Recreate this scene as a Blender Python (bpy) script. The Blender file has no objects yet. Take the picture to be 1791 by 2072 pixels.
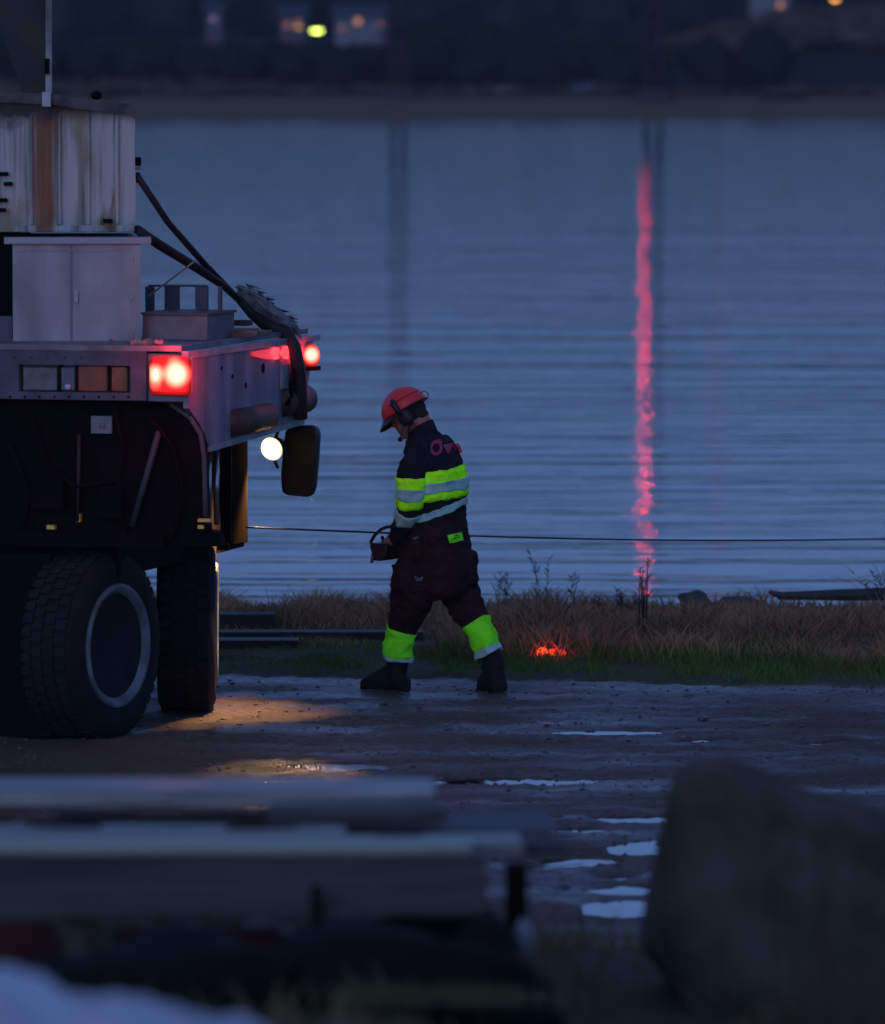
import bpy, bmesh, math, random
import numpy as np
from mathutils import Vector, Matrix, noise as mn
from mathutils.bvhtree import BVHTree
random.seed(7); rng = np.random.default_rng(7)
SC = bpy.context.scene; COL = SC.collection
R = math.radians

# ------------------------------------------------------------------ camera, sky, sun, exposure
FPX = 14045.0                      # focal length in pixels of a 1791 px wide picture
HC = 3.65                          # eye height above the yard
PITCH = math.atan(936 / FPX)
cam_d = bpy.data.cameras.new('camera'); cam = bpy.data.objects.new('camera', cam_d); COL.objects.link(cam)
cam.location = (0, 0, HC); cam.rotation_euler = (math.pi/2 - PITCH, 0, 0)
cam_d.sensor_fit = 'HORIZONTAL'; cam_d.sensor_width = 36; cam_d.lens = 36*FPX/1791
cam_d.clip_start = 0.5; cam_d.clip_end = 6000
cam_d.dof.use_dof = True; cam_d.dof.focus_distance = 39.0; cam_d.dof.aperture_fstop = 4.0
SC.camera = cam

world = bpy.data.worlds.new('World'); SC.world = world; world.use_nodes = True
nt = world.node_tree; bg = nt.nodes['Background']
sky = nt.nodes.new('ShaderNodeTexSky'); sky.sky_type = 'NISHITA'; sky.sun_disc = False
SUN_EL, SUN_ROT = R(2.5), R(200)
sky.sun_elevation = SUN_EL; sky.sun_rotation = SUN_ROT
sky.air_density = 1.0; sky.dust_density = 0.9; sky.ozone_density = 3.0
tint = nt.nodes.new('ShaderNodeMix'); tint.data_type = 'RGBA'; tint.blend_type = 'MULTIPLY'; tint.inputs[0].default_value = 1.0
tint.inputs[7].default_value = (0.41, 0.70, 1.63, 1)
hs = nt.nodes.new('ShaderNodeHueSaturation'); hs.inputs['Saturation'].default_value = 0.3
nt.links.new(sky.outputs[0], hs.inputs['Color']); nt.links.new(hs.outputs[0], tint.inputs[6]); nt.links.new(tint.outputs[2], bg.inputs[0])
bg.inputs[1].default_value = 0.088

sun_d = bpy.data.lights.new('sun', 'SUN'); sun = bpy.data.objects.new('sun', sun_d); COL.objects.link(sun)
sun_d.energy = 0.06; sun_d.angle = R(50); sun_d.color = (1.0, 0.80, 0.55)
sun.rotation_euler = (R(68), 0, R(-20)); sun.location = (0, -20, 30)

SC.view_settings.view_transform = 'Standard'; SC.view_settings.look = 'None'
SC.view_settings.exposure = 1.57; SC.view_settings.gamma = 1.0
SC.render.engine = 'CYCLES'; SC.cycles.use_denoising = True
SC.cycles.max_bounces = 6; SC.cycles.caustics_reflective = False; SC.cycles.caustics_refractive = False
SC.cycles.sample_clamp_indirect = 4.0

# ------------------------------------------------------------------ pixel ray -> place
ct, st = math.cos(PITCH), math.sin(PITCH)
def ray(px, py):
    a, b = (px-895.5)/FPX, (1036-py)/FPX
    return Vector((a, ct + b*st, -st + b*ct))
def W(px, py, Y):                  # world point seen at a pixel, at distance Y
    d = ray(px, py); return Vector((0, 0, HC)) + d*(Y/d.y)
def G(px, py, z=0.0):              # point on the level z
    d = ray(px, py); return Vector((0, 0, HC)) + d*((z-HC)/d.z)

# ------------------------------------------------------------------ materials
MATS = {}
def mat(name, col, rough=0.6, metal=0.0, col2=None, scale=6.0, bump=0.0, bscale=None, stretch=(1,1,1),
        spec=0.5, detail=5, r2=None, coat=0.0, ramp=(0.35, 0.65)):
    if name in MATS: return MATS[name]
    m = bpy.data.materials.new(name); m.use_nodes = True; t = m.node_tree; p = t.nodes['Principled BSDF']
    p.inputs['Base Color'].default_value = (*col, 1); p.inputs['Roughness'].default_value = rough
    p.inputs['Metallic'].default_value = metal; p.inputs['Specular IOR Level'].default_value = spec
    p.inputs['Coat Weight'].default_value = coat
    tc = t.nodes.new('ShaderNodeTexCoord'); mp = t.nodes.new('ShaderNodeMapping')
    mp.inputs['Scale'].default_value = stretch; t.links.new(tc.outputs['Object'], mp.inputs[0])
    if col2 is not None or r2 is not None:
        n = t.nodes.new('ShaderNodeTexNoise'); n.inputs['Scale'].default_value = scale; n.inputs['Detail'].default_value = detail
        t.links.new(mp.outputs[0], n.inputs[0])
        rp = t.nodes.new('ShaderNodeMapRange'); rp.inputs[1].default_value = ramp[0]; rp.inputs[2].default_value = ramp[1]
        t.links.new(n.outputs[0], rp.inputs[0])
        if col2 is not None:
            mx = t.nodes.new('ShaderNodeMix'); mx.data_type = 'RGBA'
            mx.inputs[6].default_value = (*col, 1); mx.inputs[7].default_value = (*col2, 1)
            t.links.new(rp.outputs[0], mx.inputs[0]); t.links.new(mx.outputs[2], p.inputs['Base Color'])
        if r2 is not None:
            rr = t.nodes.new('ShaderNodeMapRange'); rr.inputs[3].default_value = rough; rr.inputs[4].default_value = r2
            t.links.new(rp.outputs[0], rr.inputs[0]); t.links.new(rr.outputs[0], p.inputs['Roughness'])
    if bump:
        n = t.nodes.new('ShaderNodeTexNoise'); n.inputs['Scale'].default_value = bscale or scale*4; n.inputs['Detail'].default_value = 6
        t.links.new(mp.outputs[0], n.inputs[0])
        b = t.nodes.new('ShaderNodeBump'); b.inputs['Distance'].default_value = bump; b.inputs['Strength'].default_value = 1.0
        t.links.new(n.outputs[0], b.inputs['Height']); t.links.new(b.outputs[0], p.inputs['Normal'])
    MATS[name] = m; return m
def glow(name, col, strength, rough=0.3):
    strength *= 0.36
    m = bpy.data.materials.new(name); m.use_nodes = True; p = m.node_tree.nodes['Principled BSDF']
    p.inputs['Base Color'].default_value = (*[min(1, c*0.5) for c in col], 1); p.inputs['Roughness'].default_value = rough
    p.inputs['Emission Color'].default_value = (*col, 1); p.inputs['Emission Strength'].default_value = strength
    return m
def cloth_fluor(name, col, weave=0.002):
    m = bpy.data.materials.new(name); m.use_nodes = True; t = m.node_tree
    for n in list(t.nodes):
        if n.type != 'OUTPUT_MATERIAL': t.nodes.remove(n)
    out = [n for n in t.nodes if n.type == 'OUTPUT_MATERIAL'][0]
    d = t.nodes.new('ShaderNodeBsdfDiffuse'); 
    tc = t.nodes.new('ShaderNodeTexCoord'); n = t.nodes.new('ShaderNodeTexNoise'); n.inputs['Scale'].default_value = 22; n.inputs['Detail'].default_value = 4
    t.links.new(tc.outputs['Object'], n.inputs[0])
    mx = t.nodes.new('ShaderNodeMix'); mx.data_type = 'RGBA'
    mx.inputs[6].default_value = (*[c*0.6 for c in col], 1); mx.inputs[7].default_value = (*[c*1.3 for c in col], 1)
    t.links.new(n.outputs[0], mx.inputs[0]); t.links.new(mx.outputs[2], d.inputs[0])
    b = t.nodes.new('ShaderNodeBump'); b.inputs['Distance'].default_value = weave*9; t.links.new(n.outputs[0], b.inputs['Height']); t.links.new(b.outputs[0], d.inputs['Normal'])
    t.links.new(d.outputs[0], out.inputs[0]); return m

def lens_mat(name, col, spots, base):
    # a lit lens: brightest right in front of its bulbs; spots: (object-space centre, falloff radius, strength)
    m = glow(name, col, 1.0, 0.2); t = m.node_tree; p = t.nodes['Principled BSDF']; N = t.nodes.new; L = t.links.new
    tc = N('ShaderNodeTexCoord'); tot = None
    for c, r, k in spots:
        d = N('ShaderNodeVectorMath'); d.operation = 'DISTANCE'; d.inputs[1].default_value = c; L(tc.outputs['Object'], d.inputs[0])
        q = N('ShaderNodeMapRange'); q.interpolation_type = 'SMOOTHERSTEP'; q.inputs[1].default_value = r; q.inputs[2].default_value = r*0.15; q.inputs[4].default_value = k*0.36; L(d.outputs['Value'], q.inputs[0])
        if tot is None: tot = q.outputs[0]
        else:
            a = N('ShaderNodeMath'); L(tot, a.inputs[0]); L(q.outputs[0], a.inputs[1]); tot = a.outputs[0]
    a = N('ShaderNodeMath'); a.inputs[1].default_value = base*0.36; L(tot, a.inputs[0]); L(a.outputs[0], p.inputs['Emission Strength']); return m
def red_light(parent, loc, e, name='tail_lamp_glow'):
    d = bpy.data.lights.new(name, 'POINT'); o = bpy.data.objects.new(name, d); COL.objects.link(o); o.parent = parent; o.location = loc
    d.energy = e; d.color = (1,0.03,0.05); d.shadow_soft_size = 0.04
# ------------------------------------------------------------------ mesh helpers
class MB:
    def __init__(s): s.v = []; s.f = []
    def add(s, vs, fs):
        o = len(s.v); s.v += [tuple(v) for v in vs]; s.f += [tuple(i+o for i in f) for f in fs]; return s
    def box(s, a, b, M=None):
        (x0,y0,z0),(x1,y1,z1) = a, b
        vs = [Vector(p) for p in ((x0,y0,z0),(x1,y0,z0),(x1,y1,z0),(x0,y1,z0),(x0,y0,z1),(x1,y0,z1),(x1,y1,z1),(x0,y1,z1))]
        if M is not None: vs = [M @ v for v in vs]
        return s.add(vs, ((3,2,1,0),(4,5,6,7),(0,1,5,4),(1,2,6,5),(2,3,7,6),(3,0,4,7)))
    def prism(s, poly, off):       # polygon of 3D points, extruded by a vector
        n = len(poly); off = Vector(off); p = [Vector(q) for q in poly]
        return s.add(p + [q+off for q in p], [tuple(range(n))[::-1], tuple(range(n, 2*n))] + [(i, (i+1) % n, n+(i+1) % n, n+i) for i in range(n)])
    def tube(s, pts, rad, n=10, cap=True, flat=1.0):
        pts = [Vector(p) for p in pts]; m = len(pts)
        rad = rad if isinstance(rad, (list, tuple)) else [rad]*m
        T = []
        for i in range(m):
            d = pts[min(i+1, m-1)] - pts[max(i-1, 0)]; T.append(d.normalized())
        up = Vector((0,0,1)) if abs(T[0].z) < 0.9 else Vector((1,0,0))
        u = T[0].cross(up).normalized(); vs = []
        for i in range(m):
            u = (u - T[i]*u.dot(T[i])).normalized(); w = T[i].cross(u)
            for k in range(n):
                a = 2*math.pi*k/n; vs.append(pts[i] + (u*math.cos(a) + w*math.sin(a)*flat)*rad[i])
        fs = [(i*n+k, i*n+(k+1) % n, (i+1)*n+(k+1) % n, (i+1)*n+k) for i in range(m-1) for k in range(n)]
        if cap: fs += [tuple(range(n))[::-1], tuple((m-1)*n+k for k in range(n))]
        return s.add(vs, fs)
    def lathe(s, prof, axis=(0,0,1), org=(0,0,0), n=32):   # prof: (radius, height along the axis)
        ax = Vector(axis).normalized(); u = ax.orthogonal().normalized(); w = ax.cross(u); o = Vector(org); vs = []
        for r, h in prof:
            for k in range(n):
                a = 2*math.pi*k/n; vs.append(o + ax*h + (u*math.cos(a) + w*math.sin(a))*r)
        m = len(prof)
        fs = [(i*n+k, i*n+(k+1) % n, (i+1)*n+(k+1) % n, (i+1)*n+k) for i in range(m-1) for k in range(n)]
        fs += [tuple(range(n))[::-1], tuple((m-1)*n+k for k in range(n))]
        return s.add(vs, fs)
    def rings(s, rs, n=28, cap=True):     # rs: (centre, vector a, vector b, exponent)
        vs = []
        for c, a, b, e in rs:
            for k in range(n):
                t = 2*math.pi*k/n; ca, sa = math.cos(t), math.sin(t)
                vs.append(Vector(c) + Vector(a)*math.copysign(abs(ca)**(2/e), ca) + Vector(b)*math.copysign(abs(sa)**(2/e), sa))
        m = len(rs)
        fs = [(i*n+k, i*n+(k+1) % n, (i+1)*n+(k+1) % n, (i+1)*n+k) for i in range(m-1) for k in range(n)]
        if cap: fs += [tuple(range(n))[::-1], tuple((m-1)*n+k for k in range(n))]
        return s.add(vs, fs)
    def ball(s, c, r, seg=16, rg=10, M=None):
        r = r if isinstance(r, (tuple, list)) else (r, r, r)
        M = M or Matrix.Identity(3); c = Vector(c); vs = [c + M @ Vector((0,0,-r[2]))]
        for i in range(1, rg):
            ph = -math.pi/2 + math.pi*i/rg
            for k in range(seg):
                a = 2*math.pi*k/seg; vs.append(c + M @ Vector((r[0]*math.cos(ph)*math.cos(a), r[1]*math.cos(ph)*math.sin(a), r[2]*math.sin(ph))))
        vs.append(c + M @ Vector((0,0,r[2]))); L = len(vs)-1
        fs = [(0, 1+(k+1) % seg, 1+k) for k in range(seg)]
        for i in range(rg-2):
            for k in range(seg): fs.append((1+i*seg+k, 1+i*seg+(k+1) % seg, 1+(i+1)*seg+(k+1) % seg, 1+(i+1)*seg+k))
        fs += [(L, 1+(rg-2)*seg+k, 1+(rg-2)*seg+(k+1) % seg) for k in range(seg)]
        return s.add(vs, fs)
    def build(s, name, m=None, parent=None, smooth=False, bevel=0.0, loc=None, fix=True):
        me = bpy.data.meshes.new(name); me.from_pydata(s.v, [], s.f)
        if fix:
            bm = bmesh.new(); bm.from_mesh(me); bmesh.ops.recalc_face_normals(bm, faces=bm.faces); bm.to_mesh(me); bm.free()
        if smooth:
            me.polygons.foreach_set('use_smooth', [True]*len(me.polygons))
        o = bpy.data.objects.new(name, me); COL.objects.link(o)
        if m: me.materials.append(m)
        if parent: o.parent = parent
        if loc is not None: o.location = loc
        if bevel:
            b = o.modifiers.new('bevel', 'BEVEL'); b.width = bevel; b.segments = 2; b.limit_method = 'ANGLE'
        if smooth == 'angle':
            pass
        return o
def tag(o, label=None, cat=None, group=None, kind=None):
    if label: o['label'] = label
    if cat: o['category'] = cat
    if group: o['group'] = group
    if kind: o['kind'] = kind
    return o
def empty(name, loc=(0,0,0), rz=0.0):
    o = bpy.data.objects.new(name, None); COL.objects.link(o); o.location = loc; o.rotation_euler = (0,0,rz)
    o.empty_display_size = 0.2; return o
def copy_tree(o, parent=None):
    c = o.copy(); COL.objects.link(c)
    if parent: c.parent = parent
    for ch in list(o.children): copy_tree(ch, c)
    return c
def sm(a, b, x):
    t = min(1, max(0, (x-a)/(b-a))); return t*t*(3-2*t)

# ------------------------------------------------------------------ ground
PUD = []                            # (x, y, rx, ry, angle)
for x0, x1, y0, y1, an in ((865,1155,1577,1592,0), (1215,1350,1654,1670,0.05), (1085,1220,1677,1692,0.0), (1120,1250,1740,1762,0.30),
                           (1230,1345,1706,1732,0.30), (1030,1115,1758,1772,0.1), (1200,1310,1796,1815,0.1), (1185,1315,1830,1858,0.1), (1080,1165,1742,1752,0.1), (1195,1290,1775,1786,0.2), (1050,1150,1700,1708,0.1),
                           (1150,1310,1484,1489,0.0), (1370,1600,1501,1505,0.0), (600,760,1552,1563,0), (1640,1791,1506,1512,0),
                           (500,640,1583,1594,0)):
    a, b = G((x0+x1)/2, y1), G((x0+x1)/2, y0)
    sx = (x1-x0)/2/FPX*a.y
    PUD.append((a.x, (a.y+b.y)/2, sx, (b.y-a.y)/2, an))
def verge(x): return 39.85 - 0.22*max(-3, x) - 0.02*x*x*(x > 0)   # where the gravel meets the grass
def XW_(px, Y): return (px-895.5)/FPX*Y
def gz(x, y, fine=True):
    z = 0.0
    if y < 28.5:
        z += (1.12-0.24*sm(-0.1,0.25,x))*(1-sm(20.0, 28.3, y)) + max(0, 20-y)*0.045
        z += 0.10*mn.noise(Vector((x*0.5, y*0.5, 3)))*(1-sm(24, 28, y))
    v = verge(x)
    if y > v: z += 0.05*sm(v, v+0.5, y) + 0.03*mn.noise(Vector((x*0.8, y*0.8, 7)))*sm(v, v+1, y) - 0.13*sm(42.5, 46, y)
    if y > 46.3: z -= 2.6*sm(46.3, 52.0, y)
    if fine and 24 < y < v+0.3 and abs(x) < 5:
        f = 0.022 + 0.016*mn.noise(Vector((x*1.1, y*0.8, 0))) + 0.016*mn.noise(Vector((x*5, y*3.4, 1))) + 0.011*mn.noise(Vector((x*17, y*13, 2))) + 0.007*mn.noise(Vector((x*34, y*30, 6)))
        for cx, cy, rx, ry, an in PUD:
            dx, dy = x-cx, (y-cy) - (x-cx)*math.tan(an)*1.2
            q = (dx/rx)**2 + (dy/ry)**2
            if q < 6: f -= 0.042*math.exp(-q*q*0.5)
        z += f*sm(24, 27, y)
    return z
xs = np.concatenate([np.linspace(-300,-6,26)[:-1], np.linspace(-6,-3.7,20)[:-1], np.arange(-3.7, 3.7, 0.04), np.linspace(3.7,6,20), np.linspace(6,300,26)[1:]])
ys = np.concatenate([np.linspace(-20,12,12)[:-1], np.linspace(12,26,60)[:-1], np.arange(26, 41.5, 0.05), np.linspace(41.5,53,60), np.array([60,90,150,250,400,460])])
vs = []
for y in ys:
    for x in xs: vs.append((x, y, gz(x, y) if y < 53.5 else -2.5))
nx, ny = len(xs), len(ys)
fs = [(j*nx+i, j*nx+i+1, (j+1)*nx+i+1, (j+1)*nx+i) for j in range(ny-1) for i in range(nx-1)]
def ground_mat():
    m = bpy.data.materials.new('wet gravel and turf'); m.use_nodes = True; t = m.node_tree; p = t.nodes['Principled BSDF']
    N = lambda k: t.nodes.new(k); L = t.links.new
    geo = N('ShaderNodeNewGeometry'); sep = N('ShaderNodeSeparateXYZ'); L(geo.outputs['Position'], sep.inputs[0])
    mp = N('ShaderNodeMapping'); mp.inputs['Scale'].default_value = (0.55, 1.3, 1); L(geo.outputs['Position'], mp.inputs[0])
    n1 = N('ShaderNodeTexNoise'); n1.inputs['Scale'].default_value = 1.3; n1.inputs['Detail'].default_value = 8; L(mp.outputs[0], n1.inputs[0])
    n2 = N('ShaderNodeTexNoise'); n2.inputs['Scale'].default_value = 45; n2.inputs['Detail'].default_value = 4; L(mp.outputs[0], n2.inputs[0])
    c = N('ShaderNodeMix'); c.data_type = 'RGBA'; c.inputs[6].default_value = (0.055,0.045,0.034,1); c.inputs[7].default_value = (0.16,0.12,0.085,1)
    L(n1.outputs[0], c.inputs[0])
    c2 = N('ShaderNodeMix'); c2.data_type = 'RGBA'; c2.blend_type = 'MULTIPLY'; c2.inputs[0].default_value = 0.8
    r2 = N('ShaderNodeMapRange'); r2.inputs[1].default_value = 0.3; r2.inputs[2].default_value = 0.7; r2.inputs[3].default_value = 0.3; r2.inputs[4].default_value = 1.5
    L(n2.outputs[0], r2.inputs[0]); L(c.outputs[2], c2.inputs[6]); L(r2.outputs[0], c2.inputs[7])
    # turf near and far: y beyond the verge, and the near bank, and a weedy patch of the yard left
    far = N('ShaderNodeMath'); far.operation = 'MULTIPLY_ADD'; L(sep.outputs[0], far.inputs[0]); far.inputs[1].default_value = 0.22; L(sep.outputs[1], far.inputs[2])
    fr = N('ShaderNodeMapRange'); fr.inputs[1].default_value = 39.75; fr.inputs[2].default_value = 39.95; L(far.outputs[0], fr.inputs[0])
    nr = N('ShaderNodeMapRange'); nr.inputs[1].default_value = 28.0; nr.inputs[2].default_value = 26.0; L(sep.outputs[1], nr.inputs[0])
    mxx = N('ShaderNodeMath'); mxx.operation = 'MAXIMUM'; L(fr.outputs[0], mxx.inputs[0]); L(nr.outputs[0], mxx.inputs[1])
    # weedy patch
    dst = N('ShaderNodeVectorMath'); dst.operation = 'DISTANCE'; dst.inputs[1].default_value = (-2.1, 34.6, 0); L(geo.outputs['Position'], dst.inputs[0])
    dn = N('ShaderNodeMath'); dn.operation = 'MULTIPLY_ADD'; dn.inputs[1].default_value = 2.2; L(n1.outputs[0], dn.inputs[0]); L(dst.outputs['Value'], dn.inputs[2])
    wp = N('ShaderNodeMapRange'); wp.inputs[1].default_value = 3.0; wp.inputs[2].default_value = 2.2; wp.inputs[4].default_value = 0.8; L(dn.outputs[0], wp.inputs[0])
    mx2 = N('ShaderNodeMath'); mx2.operation = 'MAXIMUM'; L(mxx.outputs[0], mx2.inputs[0]); L(wp.outputs[0], mx2.inputs[1])
    tc = N('ShaderNodeMix'); tc.data_type = 'RGBA'; tc.inputs[6].default_value = (0.085,0.07,0.032,1); tc.inputs[7].default_value = (0.05,0.065,0.028,1); L(n1.outputs[0], tc.inputs[0])
    fin = N('ShaderNodeMix'); fin.data_type = 'RGBA'; L(mx2.outputs[0], fin.inputs[0]); L(c2.outputs[2], fin.inputs[6]); L(tc.outputs[2], fin.inputs[7])
    L(fin.outputs[2], p.inputs['Base Color'])
    ro = N('ShaderNodeMapRange'); ro.inputs[1].default_value = 0.35; ro.inputs[2].default_value = 0.65; ro.inputs[3].default_value = 0.26; ro.inputs[4].default_value = 0.95; p.inputs['Specular IOR Level'].default_value = 0.30
    L(n1.outputs[0], ro.inputs[0])
    ra = N('ShaderNodeMath'); ra.operation = 'MAXIMUM'; L(ro.outputs[0], ra.inputs[0])
    wet = N('ShaderNodeMapRange'); wet.inputs[1].default_value = 38.55; wet.inputs[2].default_value = 39.1; wet.inputs[3].default_value = 1.0; wet.inputs[4].default_value = 0.62; L(far.outputs[0], wet.inputs[0])
    rw = N('ShaderNodeMath'); rw.operation = 'MULTIPLY'; L(ro.outputs[0], rw.inputs[0]); L(wet.outputs[0], rw.inputs[1]); L(rw.outputs[0], ra.inputs[0])
    rb = N('ShaderNodeMath'); rb.operation = 'MULTIPLY'; rb.inputs[1].default_value = 0.9; L(mx2.outputs[0], rb.inputs[0]); L(rb.outputs[0], ra.inputs[1])
    L(ra.outputs[0], p.inputs['Roughness'])
    b = N('ShaderNodeBump'); b.inputs['Distance'].default_value = 0.022; b.inputs['Strength'].default_value = 1.0; L(n2.outputs[0], b.inputs['Height']); L(b.outputs[0], p.inputs['Normal'])
    return m
g = MB().add(vs, fs).build('ground', ground_mat(), smooth=True, fix=False); tag(g, kind='structure')

# puddles: level sheets of water in the hollows
m_pud = mat('puddle water', (0.01,0.012,0.015), rough=0.04, spec=0.6, bump=0.0006, bscale=9)
m_rip = mat('rippled puddle water', (0.012,0.012,0.014), rough=0.20, spec=0.8, bump=0.012, bscale=22)
for i, (cx, cy, rx, ry, an) in enumerate(PUD):
    pts = []
    for k in range(28):
        a = 2*math.pi*k/28; q = 1.45
        pts.append((rx*q*math.cos(a), ry*q*math.sin(a) + rx*q*math.cos(a)*math.tan(an)*1.2, 0))
    o = MB().add(pts, [tuple(range(28))]).build('puddle', m_rip if i in (13, 15) else m_pud, loc=(cx, cy, 0.004 + 0.0003*i), fix=False); tag(o, kind='structure')

# sea
def water_mat():
    m = bpy.data.materials.new('sea water'); m.use_nodes = True; t = m.node_tree; p = t.nodes['Principled BSDF']
    N = lambda k: t.nodes.new(k); L = t.links.new
    p.inputs['Base Color'].default_value = (0.010,0.022,0.045,1); p.inputs['Roughness'].default_value = 0.20; p.inputs['IOR'].default_value = 1.34
    geo = N('ShaderNodeNewGeometry')
    hs = []
    for sc, st_, am in ((3.2, (0.25, 1.0, 1), 0.016), (1.1, (0.17, 1.0, 1), 0.036), (0.35, (0.13, 1.2, 1), 0.046), (0.03, (0.2, 1.6, 1), 0.02)):
        mp = N('ShaderNodeMapping'); mp.inputs['Scale'].default_value = st_; L(geo.outputs['Position'], mp.inputs[0])
        n = N('ShaderNodeTexNoise'); n.inputs['Scale'].default_value = sc; n.inputs['Detail'].default_value = 3; L(mp.outputs[0], n.inputs[0])
        q = N('ShaderNodeMath'); q.operation = 'MULTIPLY'; q.inputs[1].default_value = am; L(n.outputs[0], q.inputs[0]); hs.append(q)
    a = N('ShaderNodeMath'); L(hs[0].outputs[0], a.inputs[0]); L(hs[1].outputs[0], a.inputs[1])
    a2 = N('ShaderNodeMath'); L(a.outputs[0], a2.inputs[0]); a3 = N('ShaderNodeMath'); L(hs[2].outputs[0], a3.inputs[0]); L(hs[3].outputs[0], a3.inputs[1]); L(a3.outputs[0], a2.inputs[1])
    b = N('ShaderNodeBump'); b.inputs['Distance'].default_value = 1.0; b.inputs['Strength'].default_value = 1.0
    L(a2.outputs[0], b.inputs['Height']); L(b.outputs[0], p.inputs['Normal'])
    # gusts: bands of rougher and calmer water
    mp = N('ShaderNodeMapping'); mp.inputs['Scale'].default_value = (0.004, 0.06, 1); L(geo.outputs['Position'], mp.inputs[0])
    n = N('ShaderNodeTexNoise'); n.inputs['Scale'].default_value = 1.0; n.inputs['Detail'].default_value = 6; L(mp.outputs[0], n.inputs[0])
    r = N('ShaderNodeMapRange'); r.inputs[1].default_value = 0.35; r.inputs[2].default_value = 0.65; r.inputs[3].default_value = 0.02; r.inputs[4].default_value = 0.045
    L(n.outputs[0], r.inputs[0]); L(r.outputs[0], p.inputs['Roughness'])
    return m
WZ = -0.6
o = MB().add([(-600,46,WZ),(600,46,WZ),(600,470,WZ),(-600,470,WZ)], [(0,1,2,3)]).build('sea', water_mat(), fix=False); tag(o, kind='structure')

# far shore and hill
def hz(x, y):
    e = 442 + 6*mn.noise(Vector((x*0.02, 0, 5))) - 0.03*x
    z = -1.6 + 2.2*sm(e-4, e+6, y)
    z += 2.6*sm(455, 640, y) + 6*sm(620, 900, y) + 2*sm(900, 1400, y)
    z += 1.1*mn.noise(Vector((x*0.03, y*0.02, 1)))*sm(446, 480, y) + 6*mn.noise(Vector((x*0.006, y*0.006, 9)))*sm(560, 800, y)
    z += 3.8*math.exp(-((x-30)/14)**2 - ((y-520)/30)**2)         # knoll at the right
    return z
hx = np.concatenate([np.linspace(-900,-60,30)[:-1], np.linspace(-60,60,61), np.linspace(60,900,30)[1:]])
hy = np.concatenate([np.linspace(425,470,24)[:-1], np.linspace(470,700,40)[:-1], np.linspace(700,1500,20)])
vs = [(x, y, hz(x, y)) for y in hy for x in hx]; nx = len(hx)
fs = [(j*nx+i, j*nx+i+1, (j+1)*nx+i+1, (j+1)*nx+i) for j in range(len(hy)-1) for i in range(nx-1)]
def hill_mat():
    m = bpy.data.materials.new('far land'); m.use_nodes = True; t = m.node_tree; p = t.nodes['Principled BSDF']; p.inputs['Roughness'].default_value = 1; p.inputs['Specular IOR Level'].default_value = 0
    N = lambda k: t.nodes.new(k); L = t.links.new
    geo = N('ShaderNodeNewGeometry'); sep = N('ShaderNodeSeparateXYZ'); L(geo.outputs['Position'], sep.inputs[0])
    n = N('ShaderNodeTexNoise'); n.inputs['Scale'].default_value = 0.06; n.inputs['Detail'].default_value = 5; L(geo.outputs['Position'], n.inputs[0])
    a = N('ShaderNodeMath'); a.operation = 'MULTIPLY_ADD'; a.inputs[1].default_value = 50; L(n.outputs[0], a.inputs[0]); L(sep.outputs[1], a.inputs[2])
    r = N('ShaderNodeMapRange'); r.inputs[1].default_value = 484; r.inputs[2].default_value = 500; L(a.outputs[0], r.inputs[0])
    c = N('ShaderNodeMix'); c.data_type = 'RGBA'; c.inputs[6].default_value = (0.17,0.12,0.08,1); c.inputs[7].default_value = (0.035,0.045,0.035,1)
    L(r.outputs[0], c.inputs[0]); L(c.outputs[2], p.inputs['Base Color']); return m
o = MB().add(vs, fs).build('far_shore', hill_mat(), smooth=True, fix=False); tag(o, kind='structure')

m_leafdark = mat('dark woodland', (0.012,0.02,0.014), rough=1, col2=(0.03,0.035,0.022), scale=0.4, spec=0.0)
m_leafbrown = mat('bare brown thicket', (0.13,0.09,0.065), rough=1, col2=(0.06,0.055,0.035), scale=0.4, spec=0.0)
def crown(mb, c, r, seed):
    base = bmesh.new(); bmesh.ops.create_icosphere(base, subdivisions=2, radius=1)
    vs = []
    for v in base.verts:
        n = 1 + 0.55*mn.noise(v.co*1.7 + Vector((seed, 0, 0))) + 0.3*mn.noise(v.co*4 + Vector((seed, 5, 0)))
        vs.append(Vector(c) + Vector((v.co.x*r[0]*n, v.co.y*r[0]*n, v.co.z*r[1]*n)))
    fs = [tuple(v.index for v in f.verts) for f in base.faces]; base.free(); mb.add(vs, fs)
wood = MB(); bush = MB()
for k in range(620):
    y = random.uniform(482, 900); x = random.uniform(-1, 1)*(y*0.075+14); h = random.uniform(2.4, 5.0)
    if y > 560: h *= 1.3
    if 500 < y < 545 and 16 < x < 46: continue
    px = 895.5 + x/y*FPX
    if y < 670:
        lim = 86 if px < 860 else (26 if px > 1480 else 20)
        ztop = HC + (100-lim)/FPX*y; h = min(h, (ztop-hz(x,y))/1.75)
        if h < 0.5: continue
    crown(wood, (x, y, hz(x, y)+h*0.6), (h*0.7, h*0.75), k)
for k in range(170):
    y = random.uniform(449, 470); x = random.uniform(-40, 40); crown(bush, (x, y, hz(x, y)+0.25), (random.uniform(0.7,2.2), random.uniform(0.25,0.6)), k+900)
for k in range(190):
    y = random.uniform(500, 548); x = random.uniform(19, 44); crown(bush, (x, y, hz(x, y)+0.5), (random.uniform(1.5,3), random.uniform(0.6,1.2)), k+1300)
for k in range(230):          # trees close to the far shore, in front of the lamps
    y = random.uniform(468, 492); x = random.uniform(-42, 15); top = HC - (random.uniform(80, 96)-100)/FPX*y
    z0 = hz(x, y); h = top-z0; crown(wood, (x, y, z0+h*0.5), (random.uniform(1.0,1.8), h*0.42), k+2000)
tag(wood.build('far_wood', m_leafdark, smooth=True, fix=False), kind='stuff'); tag(bush.build('shore_scrub', m_leafbrown, smooth=True, fix=False), kind='stuff')

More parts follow.
